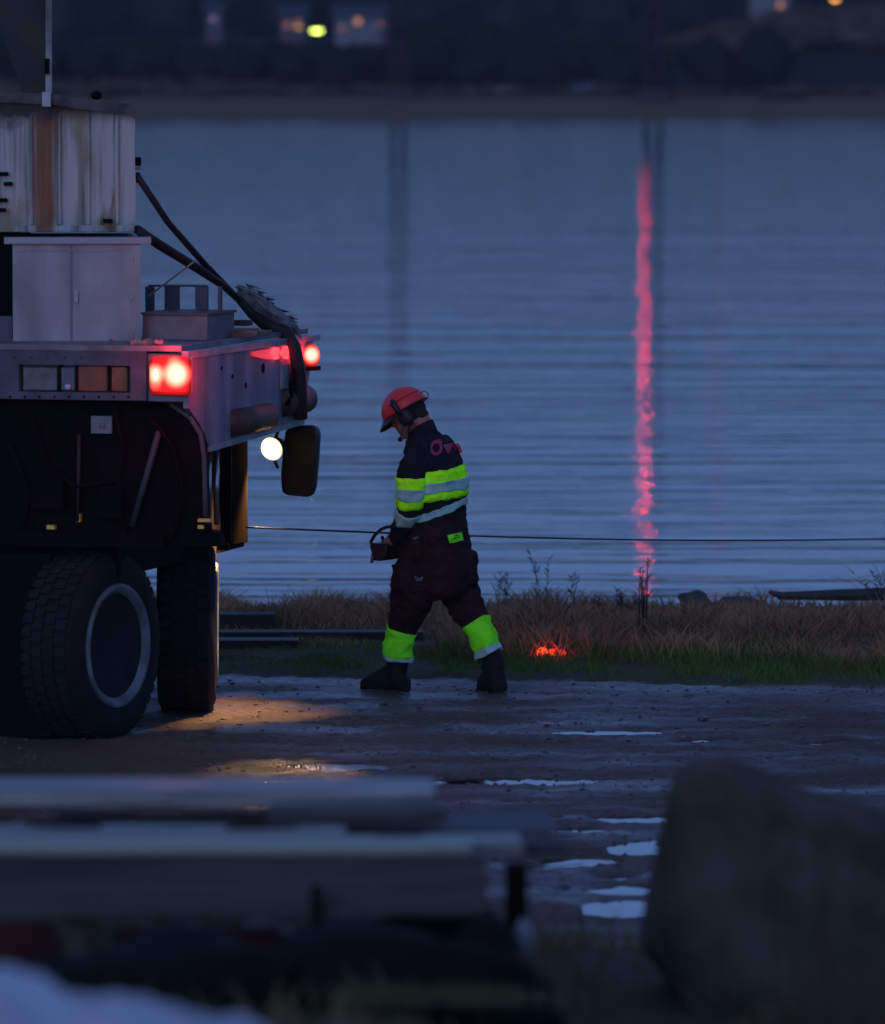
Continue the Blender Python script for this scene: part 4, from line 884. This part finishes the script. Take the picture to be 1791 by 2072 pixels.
for s in (-1,1):
    MB().ball(Hd(.082,s*.030,.006), .0105).build('eye', mat('eye white', (0.6,0.58,0.55), rough=0.2), man, smooth=True)
# hair under the helmet
random.seed(11); hr = MB(); hr.ball(Hd(-.024,0,.008), (.089,.084,.096), 28, 18, HM); hr.ball(Hd(-.062,0,-.048), (.045,.062,.035), 20, 12, HM)
fuse(hr, 'hair', 0.006, mat('dark hair', (0.018,0.014,0.014), rough=0.9, bump=0.003, bscale=60), man, lambda p: p + Vector((mn.noise(p*70), mn.noise(p*70+Vector((4,0,0))), mn.noise(p*70+Vector((0,4,0)))))*.006, 2)
# helmet
hel = empty('helmet', HC0); hel.parent = man
m_hel = mat('red helmet shell', (1.0,0.065,0.065), rough=0.4, col2=(0.82,0.045,0.05), scale=6, spec=0.5)
def Hl(g, s, u): return g_*g + s_h*s + u_*u
def dome(r, hgt, z0, n=36, rg=14, lo=0.0):
    m_ = MB(); rs = []
    for i in range(rg+1):
        a = (math.pi/2)*i/rg*0.985; rs.append((Hl(.004,0,z0+hgt*math.sin(a)), g_*r[0]*math.cos(a), s_h*r[1]*math.cos(a), 2.1))
    m_.rings(rs, n); return m_
dome((.140,.116), .130, .020).build('shell', m_hel, hel, smooth=True)
br = MB(); nb = 26; vs = []; 
for k in range(nb+1):
    a = -1.25 + 2.5*k/nb; e = max(0, math.cos(a*1.2))**.8
    for (r, dz) in ((1.0,.020),(1.0,.028),(1.0+.34*e,.006-.020*e),(1.0+.34*e,.001-.022*e)):
        vs.append(Hl(.004+.139*r*math.cos(a), .115*r*math.sin(a)*min(1.0,1.02), dz))
fs = []
for k in range(nb):
    o = k*4; fs += [(o+1,o+5,o+6,o+2),(o,o+3,o+7,o+4),(o+2,o+6,o+7,o+3),(o,o+4,o+5,o+1)]
fs += [(0,1,2,3),(nb*4+3,nb*4+2,nb*4+1,nb*4)]
br.add(vs, fs).build('peak', mat('dark peak', (0.07,0.012,0.018), rough=0.5), hel)
MB().tube([Hl(.004+.1415*math.cos(a), .1175*math.sin(a), .021) for a in np.linspace(0,2*math.pi,49)], .0045, 6, cap=False).build('rim_band', mat('dark peak', (0,0,0)), hel)
rg_ = [Hl(.004+.142*math.cos(a)*math.cos(.45), .118*math.sin(a)*math.cos(.45), .02+.131*math.sin(.45)) for a in np.linspace(1.2,3.0,16)]
MB().tube(rg_, .0022, 5).build('shell_groove', mat('groove dark red', (0.12,0.008,0.012), rough=0.5), hel)
MB().tube([Hl(.004+.139*math.cos(a), 0.0, .02+.1295*math.sin(a)) for a in np.linspace(.35,2.7,24)], .004, 6).build('shell_ridge', m_hel, hel, smooth=True)
m_blk = mat('black ear defender', (0.02,0.018,0.02), rough=0.5)
for s in (-1,1):
    ed = MB().rings([(Hl(-.004,s*.078,-.022), g_*.040, u_*.048, 2.4),(Hl(-.004,s*.098,-.022), g_*.044, u_*.052, 2.4),(Hl(-.004,s*.114,-.022), g_*.036, u_*.044, 2.4),(Hl(-.004,s*.120,-.022), g_*.018, u_*.024, 2.4)], 22).build('ear_defender', m_blk, hel, smooth=True)
    MB().tube([Hl(.0,s*.110,-.01), Hl(.008,s*.128,.03), Hl(.012,s*.124,.075), Hl(.014,s*.112,.092)], [.010,.017,.019,.015], 10).build('arm', m_blk, ed, smooth=True)
    MB().tube([Hl(-.02,s*.075,-.055), Hl(.035,s*.058,-.10), Hl(.052,s*.01,-.128)], .0035, 6).build('chin_strap', m_blk, hel, smooth=True)
bm_ = MB(); bm_.tube([Hl(.02,.105,-.055), Hl(.062,.085,-.088), Hl(.098,.045,-.105), Hl(.108,.02,-.108)], .0032, 6); bm_.ball(Hl(.110,.012,-.110), .014)
bm_.build('microphone', m_blk, hel, smooth=True)
MB().tube([Hl(-.128,.012,.06), Hl(-.152,.012,.058), Hl(-.165,.012,.035), Hl(-.150,.012,.012), Hl(-.134,.012,.016)], .0030, 6).build('goggle_clip', m_blk, hel, smooth=True)
MB().tube([Hl(.05,.085,.006),Hl(.095,.068,.000),Hl(.118,.050,-.004),Hl(.122,.022,-.012),Hl(.118,.0,-.012)], .0022, 6).build('spectacles', m_blk, hel, smooth=True)
# collar
MB().rings([(PP(855,882,0.0), h_*.084+Vector((0,0,-.03)), l_*.088, 2),(PP(852,866,0.0), h_*.070+Vector((0,0,-.045)), l_*.070, 2),(PP(852,867,0.0), h_*.062+Vector((0,0,-.045)), l_*.062, 2),(PP(855,882,0.0), h_*.066+Vector((0,0,-.03)), l_*.068, 2)], 26, cap=False).build('collar', m_jk, man, smooth=True)
# reflective bands
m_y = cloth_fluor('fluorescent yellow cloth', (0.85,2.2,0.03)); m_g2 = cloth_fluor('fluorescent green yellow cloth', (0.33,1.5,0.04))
m_silver = mat('silver reflective tape', (0.50,0.80,0.66), rough=0.5, col2=(0.36,0.64,0.56), scale=14)
def tband(y0, y1, off, m, name, tilt=0.0, lean=0.0):
    mb = MB(); rs = []
    ys_ = np.linspace(y0, y1, 7)
    rs.append((*tring(ys_[0], off-.012, tilt)[:3], 2.3))
    for y in ys_: rs.append((*tring(y, off, tilt)[:3], 2.3))
    rs.append((*tring(ys_[-1], off-.012, tilt)[:3], 2.3))
    mb.rings(rs, 60, cap=False); mb.v = [tuple(Vector(v)+wr(Vector(v))) for v in mb.v]; return mb.build(name, m, man, smooth=True)
TB = -0.13
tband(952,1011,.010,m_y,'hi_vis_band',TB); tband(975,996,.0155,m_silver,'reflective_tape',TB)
tband(1027,1042,.009,m_silver,'reflective_tape',-.34)
def lband(tab, t0, t1, off, m, name, amp=1.0, tilt=None):
    mb = MB(); limbtube(mb, tab, t0, t1, off, 10, 40)
    mb.v = [tuple(Vector(v)+wr(Vector(v), amp)) for v in mb.v]; return mb.build(name, m, man, smooth=True)
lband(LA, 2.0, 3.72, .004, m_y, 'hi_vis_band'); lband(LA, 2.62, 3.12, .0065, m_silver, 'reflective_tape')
lband(LA, 3.98, 4.55, .004, m_silver, 'reflective_tape'); 
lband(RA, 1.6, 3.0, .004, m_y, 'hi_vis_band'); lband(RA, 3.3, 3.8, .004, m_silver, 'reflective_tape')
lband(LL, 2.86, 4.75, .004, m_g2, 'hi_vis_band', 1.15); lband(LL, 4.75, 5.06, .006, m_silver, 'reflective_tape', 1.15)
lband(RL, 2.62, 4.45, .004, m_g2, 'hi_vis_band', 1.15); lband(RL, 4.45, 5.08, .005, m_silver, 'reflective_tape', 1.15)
# flat prints laid onto the cloth
def bvh_of(o):
    me = o.data; return BVHTree.FromPolygons([v.co.copy() for v in me.vertices], [tuple(p.vertices) for p in me.polygons])
bj, bt = bvh_of(jacket), bvh_of(trousers)
def decal(polys, bvh, m, name, sub=4, off=.004):
    bm = bmesh.new()
    for poly in polys:
        vs = [bm.verts.new((PP(x,y).x, 0, PP(x,y).z)) for x, y in poly]; bm.faces.new(vs)
    bmesh.ops.triangulate(bm, faces=bm.faces)
    bmesh.ops.subdivide_edges(bm, edges=bm.edges, cuts=sub, use_grid_fill=True)
    for v in bm.verts:
        hit = bvh.ray_cast(Vector((v.co.x, -2, v.co.z)), Vector((0,1,0)))
        v.co.y = (hit[0].y if hit[0] else 0) - off
    bmesh.ops.solidify(bm, geom=bm.faces[:], thickness=-0.0015)
    me = bpy.data.meshes.new(name); bm.to_mesh(me); bm.free(); me.materials.append(m)
    o = bpy.data.objects.new(name, me); COL.objects.link(o); o.parent = man; return o
m_logo = mat('red back print', (0.50,0.045,0.09), rough=0.7)
def ringpoly(cx, cy, r0, r1, ry, a0, a1, n=16, tilt=0.0):
    out = []
    for i in range(n):
        q = [a0+(a1-a0)*i/n, a0+(a1-a0)*(i+1)/n]
        out.append([(cx+r1*math.cos(q[0]), cy+ry*r1*math.sin(q[0])),(cx+r1*math.cos(q[1]), cy+ry*r1*math.sin(q[1])),(cx+r0*math.cos(q[1]), cy+ry*r0*math.sin(q[1])),(cx+r0*math.cos(q[0]), cy+ry*r0*math.sin(q[0]))])
    return out
decal(ringpoly(883,905,7.5,12.5,1.2,0,2*math.pi,20) + [[(884,889),(892,889),(896,896),(890,897)]], bj, m_logo, 'back_print', 1, .006)
decal([[(897,899),(928,899),(932,905.5),(899,905.5)],[(901,905.5),(914,905.5),(911,916),(905,917)],[(917,905.5),(932,905.5),(936,917),(930,919),(922,913)]], bj, m_logo, 'back_print', 7, .010)
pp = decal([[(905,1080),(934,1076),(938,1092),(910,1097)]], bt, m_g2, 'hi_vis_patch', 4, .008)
decal([[(917,1086.5),(930,1084.5),(930,1087),(917,1089)],[(921,1081),(927,1080),(926,1083),(922,1083.5)]], bt, mat('print dark green', (0.02,0.08,0.01), rough=0.8), 'patch_print', 3, .0115)
m_bdg = mat('pale grey badge', (0.16,0.18,0.20), rough=0.6)
decal([[(834,1086),(848,1081),(850,1085),(840,1090)]], bt, m_bdg, 'badge', 2, .008)
decal([[(838,1163),(842,1163),(844,1169),(847,1164),(849,1169),(853,1163),(857,1164),(852,1173),(848,1171),(844,1174)]], bt, m_bdg, 'badge', 2, .006)
decal([[(838,1178),(856,1180),(870,1178),(870,1179),(856,1181),(838,1179)]], bt, mat('seam thread', (0.08,0.05,0.06), rough=0.8), 'pocket_seam', 2, .005)
# remote control held in both hands
rc = empty('remote_control', (FB.x+PP(788,1115).x, FB.y+0.12, 0.012+PP(778,1115).z), math.atan2(l_.y, l_.x))
tag(rc, 'dark crane remote control with loop guard held before the man\'s belly', 'remote control')
m_rc = mat('maroon black remote casing', (0.05,0.02,0.022), rough=0.5, col2=(0.03,0.015,0.018), scale=20)
# local x runs across the man (along l_), local -y is his walking side
MB().prism([(-.13,-.06,.03),(-.13,.06,.03),(-.13,.05,-.03),(-.13,.02,-.062),(-.13,-.03,-.062)], (.26,0,0)).build('casing', m_rc, rc, bevel=.008)
MB().box((-.12,-.055,.0301),(.12,.055,.036)).build('top_plate', m_blk, rc)
for x_ in (-.08,0,.08):
    kn = MB().tube([(x_,.0,.034),(x_,.0,.062)], .006, 8).build('lever', m_blk, rc); MB().ball((x_,0,.068), .011).build('knob', m_blk, kn, smooth=True)
MB().tube([(0,-.055,.010),(0,-.118,.022),(0,-.122,.034),(0,-.095,.075),(0,-.055,.108),(0,-.02,.122),(0,.015,.125),(0,.05,.10),(0,.055,.03)], .0095, 10).build('guard_loop', m_blk, rc, smooth=True)
rc.rotation_euler.z = math.atan2(-l_.y, -l_.x) + math.pi
# ------------------------------------------------------------------ foreground: planks on the bank, boulder, sheet
m_plank = mat('grey wet plank', (0.36,0.36,0.32), rough=0.22, col2=(0.12,0.12,0.10), scale=3.2, stretch=(0.6,6,6), bump=0.006, r2=0.6)
m_plankd = mat('dark front beam', (0.10,0.10,0.09), rough=0.6, spec=0.3, col2=(0.045,0.043,0.04), scale=3.5, stretch=(0.4,4,9), bump=0.008)
m_green2 = mat('algae green board', (0.36,0.38,0.25), rough=0.45, col2=(0.22,0.24,0.16), scale=2.2, stretch=(0.5,5,5), bump=0.003)
def plank(x0, x1, ytop, Y, dep, th, label, m, name='plank', group='planks stacked in the foreground', zoff=0.0, yaw=0.0, mt=None):
    a, b = W(x0, ytop, Y), W(x1, ytop, Y); L = b.x-a.x
    o = MB().box((-L/2,0,-th),(L/2,dep,0)).build(name, m, loc=((a.x+b.x)/2, Y, a.z+zoff), bevel=0.008); o.rotation_euler.z = yaw
    if mt: o.data.materials.append(mt)
    tag(o, label, 'plank' if name == 'plank' else 'beam', group); return o
plank(-300, 985, 1734, 18.0, 0.30, 0.155, 'massive dark beam at the front of the foreground stack', m_plankd, 'beam')
zt0 = W(0,1734,18.0).z
o = MB().box((-0.82,0,0),(0.82,0.06,0.022)).build('plank', m_plankd, loc=(XW_(-300,18.0)+0.82,17.965,zt0-0.152), bevel=0.005); tag(o, 'thin pale ledge board along the foot of the dark front beam', 'plank', 'planks stacked in the foreground')
random.seed(44)
for k,(px_,yy) in enumerate(((120,18.75),(330,18.9),(520,18.7),(610,19.3),(240,19.35),(760,19.1))):
    base_ = MB(); base_.tube([(-0.09,0,0),(-0.02,0.01,0.006),(0.05,0.0,0.002),(0.11,-0.01,0.0)], [0.010,0.016,0.014,0.007], 7)
    o = base_.build('bark_chip', mat('dark bark', (0.03,0.022,0.015), rough=0.9), loc=(XW_(px_,yy),yy,zt0-0.005), smooth=True); o.rotation_euler.z = random.uniform(-.5,.5)
    tag(o, 'dark bark piece lying on the foreground planks, ' + ('leftmost','by the middle boards','near the right board ends','on the rear board right part','on the rear board left part','close to the rear board end')[k], 'bark', 'bark pieces on the planks')
mz = lambda lab, x0, x1, Y, dep, th, z, m, yaw=0: tag((lambda o: (setattr(o, 'rotation_euler', (0,0,yaw)), o)[1])(MB().box((-(x1-x0)/2,0,0),((x1-x0)/2,dep,th)).build('plank', m, loc=((x0+x1)/2, Y, z), bevel=0.006)), lab, 'plank', 'planks stacked in the foreground')
def XW(px, Y): return (px-895.5)/FPX*Y
mz('pale wet board lying along the top of the front beam', XW(-300,18.1), XW(955,18.1), 18.03, 0.24, 0.022, zt0+0.001, m_green2)
mz('narrow blue grey board behind the front board', XW(-300,18.4), XW(760,18.4), 18.36, 0.14, 0.03, zt0-0.03, m_plank, 0.012)
mz('short dark board lying askew in the middle gap', XW(560,18.7), XW(1150,18.7), 18.55, 0.13, 0.035, zt0-0.06, m_plankd, -0.02)
mz('long bluish board in the middle of the stack, wet', XW(-300,18.9), XW(700,18.9), 18.62, 0.18, 0.03, zt0-0.035, m_plank, 0.006)
mz('thick board just behind the middle gap', XW(540,19.1), XW(900,19.1), 18.95, 0.16, 0.04, zt0-0.02, m_plankd, 0.0)
mz('rearmost long pale board of the foreground stack', XW(-300,19.5), XW(880,19.5), 19.25, 0.40, 0.04, zt0-0.005, m_plank, 0.0)
mz('dark board under the rear pale board sticking out right', XW(100,19.3), XW(1120,19.3), 19.05, 0.5, 0.05, zt0-0.10, m_plankd, 0.0)
mz('pale end board poking out right of the front beam', XW(860,18.6), XW(1060,18.6), 18.35, 0.22, 0.03, zt0-0.035, m_plank, 0.05)
for x, lab in ((160,'upright grey brown trestle leg under the stack at the left'),(1045,'dark trestle leg at the right end of the stack'),(640,'dark upright stake in front of the beam')):
    if x == 640:
        a, b = W(x,1880,17.9), W(x,1795,17.9)
        o = MB().box((-.013,-.02,a.z-0.3-b.z),(.013,.02,0)).build('stake', m_dark, loc=(b.x,17.93,b.z), bevel=.004)
    else:
        a = W(x, 1740, 18.3); z0 = gz(a.x,18.3,False)-.03; H = zt0-0.16-z0
        o = MB().box((-.03,-.03,0),(.03,.03,H-0.002 if x < 900 else H+0.10)).build('trestle_leg', mat('grey brown post', (0.09,0.075,0.06), rough=0.8) if x < 900 else m_dark, loc=(a.x,18.36 if x > 900 else 18.15,z0), bevel=.005)
    tag(o, lab, 'post', 'posts of the foreground stack')
def lump(px, py, Y, r, col, label, name, cat, seed=1, rough=0.7):
    p = W(px, py, Y); return tag(rock((p.x,Y,p.z), r, label, mat('m '+name+str(seed), col, rough=rough, col2=tuple(c*0.55 for c in col), scale=5), seed, name=name), label, cat)
a = W(20,1900,18.6)
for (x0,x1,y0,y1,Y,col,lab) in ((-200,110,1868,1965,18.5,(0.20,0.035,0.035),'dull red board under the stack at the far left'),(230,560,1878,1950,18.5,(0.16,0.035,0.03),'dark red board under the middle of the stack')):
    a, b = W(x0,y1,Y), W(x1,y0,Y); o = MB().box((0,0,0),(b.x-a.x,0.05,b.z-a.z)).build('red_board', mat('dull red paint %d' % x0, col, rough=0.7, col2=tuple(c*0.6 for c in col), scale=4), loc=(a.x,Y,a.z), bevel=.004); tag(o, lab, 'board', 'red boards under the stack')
lump(545,1885,18.9,(0.07,0.05,0.03),(0.40,0.30,0.33),'pale pinkish stone in the shade under the stack','glint','glint',21)  # bright glints under the stack, shaped as small pale lumps
lump(700,1895,18.9,(0.10,0.05,0.025),(0.42,0.45,0.50),'pale blue grey stone under the stack right of the pink one','glint','glint',22)
lump(1058,1905,17.9,(0.022,0.02,0.05),(0.25,0.32,0.36),'small pale blue rag hanging at the right end of the stack','rag','rag',23)
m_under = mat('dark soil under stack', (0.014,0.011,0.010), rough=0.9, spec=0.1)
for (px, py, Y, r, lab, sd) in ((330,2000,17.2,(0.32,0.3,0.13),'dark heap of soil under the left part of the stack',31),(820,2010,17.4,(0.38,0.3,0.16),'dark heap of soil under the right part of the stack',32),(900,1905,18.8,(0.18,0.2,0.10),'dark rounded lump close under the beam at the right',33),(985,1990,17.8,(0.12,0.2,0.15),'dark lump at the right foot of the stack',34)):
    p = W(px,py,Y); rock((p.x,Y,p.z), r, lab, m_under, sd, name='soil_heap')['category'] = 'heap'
for px, lab in ((800,'small green tuft in the dark soil, left one'),(1000,'wide green tuft in the dark soil, right one')):
    p = W(px-40,2010,16.9); mb = MB(); random.seed(px)
    for k in range(260):
        x = random.gauss(0,0.05 if px == 800 else 0.09); y = random.gauss(0,.05); h = random.uniform(.02,.05); mb.add([(x-.004,y,0),(x+.004,y,0),(x+random.gauss(0,.015),y+.01,h)],[(0,1,2)])
    o = mb.build('grass_tuft', mat('tuft green', (0.06,0.085,0.03), rough=0.9), loc=(p.x,16.9,p.z-0.02), fix=False); tag(o, kind='stuff')
# boulder at the right
mossy = mat('mossy boulder', (0.055,0.048,0.032), rough=0.95, spec=0.15, col2=(0.11,0.105,0.085), scale=4.5, bump=0.02)
pts = [(1290,1990),(1300,1860),(1318,1760),(1345,1660),(1362,1590),(1385,1552),(1440,1536),(1510,1545),(1570,1570),(1640,1600),(1700,1612),(1790,1640),(1900,1720),(1980,1990)]
YB = 20.0; base = [W(x,y,YB) for x,y in pts]; n = len(pts); cz = base[0].z; cx_ = sum(p.x for p in base)/n
mb = MB(); rs = 16
vsb = []
for j in range(rs+1):
    f = j/rs; s_ = math.sin(math.pi*min(1,max(0,f*0.96+0.02)))**0.42
    for p in base:
        q = Vector((cx_+(p.x-cx_)*s_, YB-0.35+0.75*f, cz-0.35+(p.z-cz+0.35)*s_))
        q += Vector((mn.noise(q*3), mn.noise(q*3+Vector((7,0,0))), mn.noise(q*3+Vector((0,7,0)))))*0.035; vsb.append(q)
fs = [(j*n+i, j*n+i+1, (j+1)*n+i+1, (j+1)*n+i) for j in range(rs) for i in range(n-1)]
fs += [tuple(range(n)), tuple(rs*n+i for i in range(n))[::-1]] + [(j*n, (j+1)*n, (j+1)*n+n-1, j*n+n-1) for j in range(rs)]
o = mb.add(vsb, fs).build('boulder', mossy, smooth=True); sbm = o.modifiers.new('s', 'SUBSURF'); sbm.levels = 2; sbm.render_levels = 2
tag(o, 'large dark mossy boulder at the lower right, out of focus', 'boulder')
# brown bank and stems at the right
for k, (px, Y, h, lab) in enumerate(((1610,17.5,0.62,'tall blurred reddish stem rising behind the boulder, left one'),(1680,17.5,0.70,'tall blurred reddish stem behind the boulder, right one'),(1735,16.5,0.45,'clump of brown stems at the right edge below the road'))):
    p = W(px, 1900, Y); t = empty('tall_stem_plant', (p.x, Y, gz(p.x,Y,False)-.02)); tag(t, lab, 'plant', 'stems beside the boulder')
    ms = mat('reddish stem', (0.06,0.035,0.035), rough=0.9)
    for i in range(5 if k < 2 else 14):
        x = random.gauss(0,.015 if k < 2 else .06); MB().tube([(x,0,0),(x+random.gauss(0,.01),0,h*.5*random.uniform(.8,1)),(x+random.gauss(0,.03),.0,h*random.uniform(.75,1.05))], [.005,.004,.002], 5).build('stem', ms, t)
blades('brown_bank_stalks', 2600, (0.9,2.4), lambda x, u: 15.0+3.5*u, (0.10,0.42), 0.007, mat('brown stalks', (0.10,0.068,0.045), rough=0.9, spec=0.1), lean=0.2, clump=False)
# crumpled white sheet, lower left
shx = []
nxs, nys = 70, 40
c0 = W(180,2100,12.0)
edge = [(-300,1940),(0,1945),(40,1950),(85,1966),(125,1998),(180,2006),(300,2014),(360,2032),(430,2056),(470,2050),(500,2052),(540,2080),(620,2130),(760,2230)]
def etop(px):
    for (xa,ya),(xb,yb) in zip(edge, edge[1:]):
        if xa <= px <= xb: return ya+(yb-ya)*(px-xa)/(xb-xa)
    return 2200
vsb = []
for j in range(nys+1):
    v = j/nys; Yj = 12.6-1.8*v
    for i in range(nxs+1):
        px = -300+1060*i/nxs; zt2 = W(px, etop(px), 12.0).z; x = XW(px, 12.0)
        q = Vector((x, Yj, 0)); prof = math.sin(math.pi*min(1,max(0,v*0.9+0.12)))**0.6
        g0 = gz(x, Yj, False)-0.02; z = g0+(zt2-g0)*prof + 0.045*abs(mn.noise(Vector((x*7,Yj*5,1))))*prof + 0.02*mn.noise(Vector((x*18,Yj*16,2)))*prof
        vsb.append((x, Yj, z-0.02*prof))
fs = [(j*(nxs+1)+i, j*(nxs+1)+i+1, (j+1)*(nxs+1)+i+1, (j+1)*(nxs+1)+i) for j in range(nys) for i in range(nxs)]
o = MB().add(vsb, fs).build('crumpled_sheet', mat('white plastic sheet', (0.78,0.77,0.76), rough=0.5, col2=(0.5,0.52,0.58), scale=3), smooth=True, fix=False)
sd_ = o.modifiers.new('thick', 'SOLIDIFY'); sd_.thickness = 0.006
tag(o, 'crumpled white plastic sheet heaped at the lower left corner', 'plastic sheet')
for o_ in man.children: o_.select_set(False)

hzm = bpy.data.materials.new('evening air'); hzm.use_nodes = True; t = hzm.node_tree
for n in list(t.nodes):
    if n.type != 'OUTPUT_MATERIAL': t.nodes.remove(n)
pv = t.nodes.new('ShaderNodeVolumePrincipled'); pv.inputs['Density'].default_value = 0.00014; pv.inputs['Color'].default_value = (0.75,0.85,1.0,1)
t.links.new(pv.outputs[0], [n for n in t.nodes if n.type == 'OUTPUT_MATERIAL'][0].inputs['Volume'])
tag(MB().box((-950,-60,-4),(950,1520,60)).build('haze', hzm), kind='stuff')
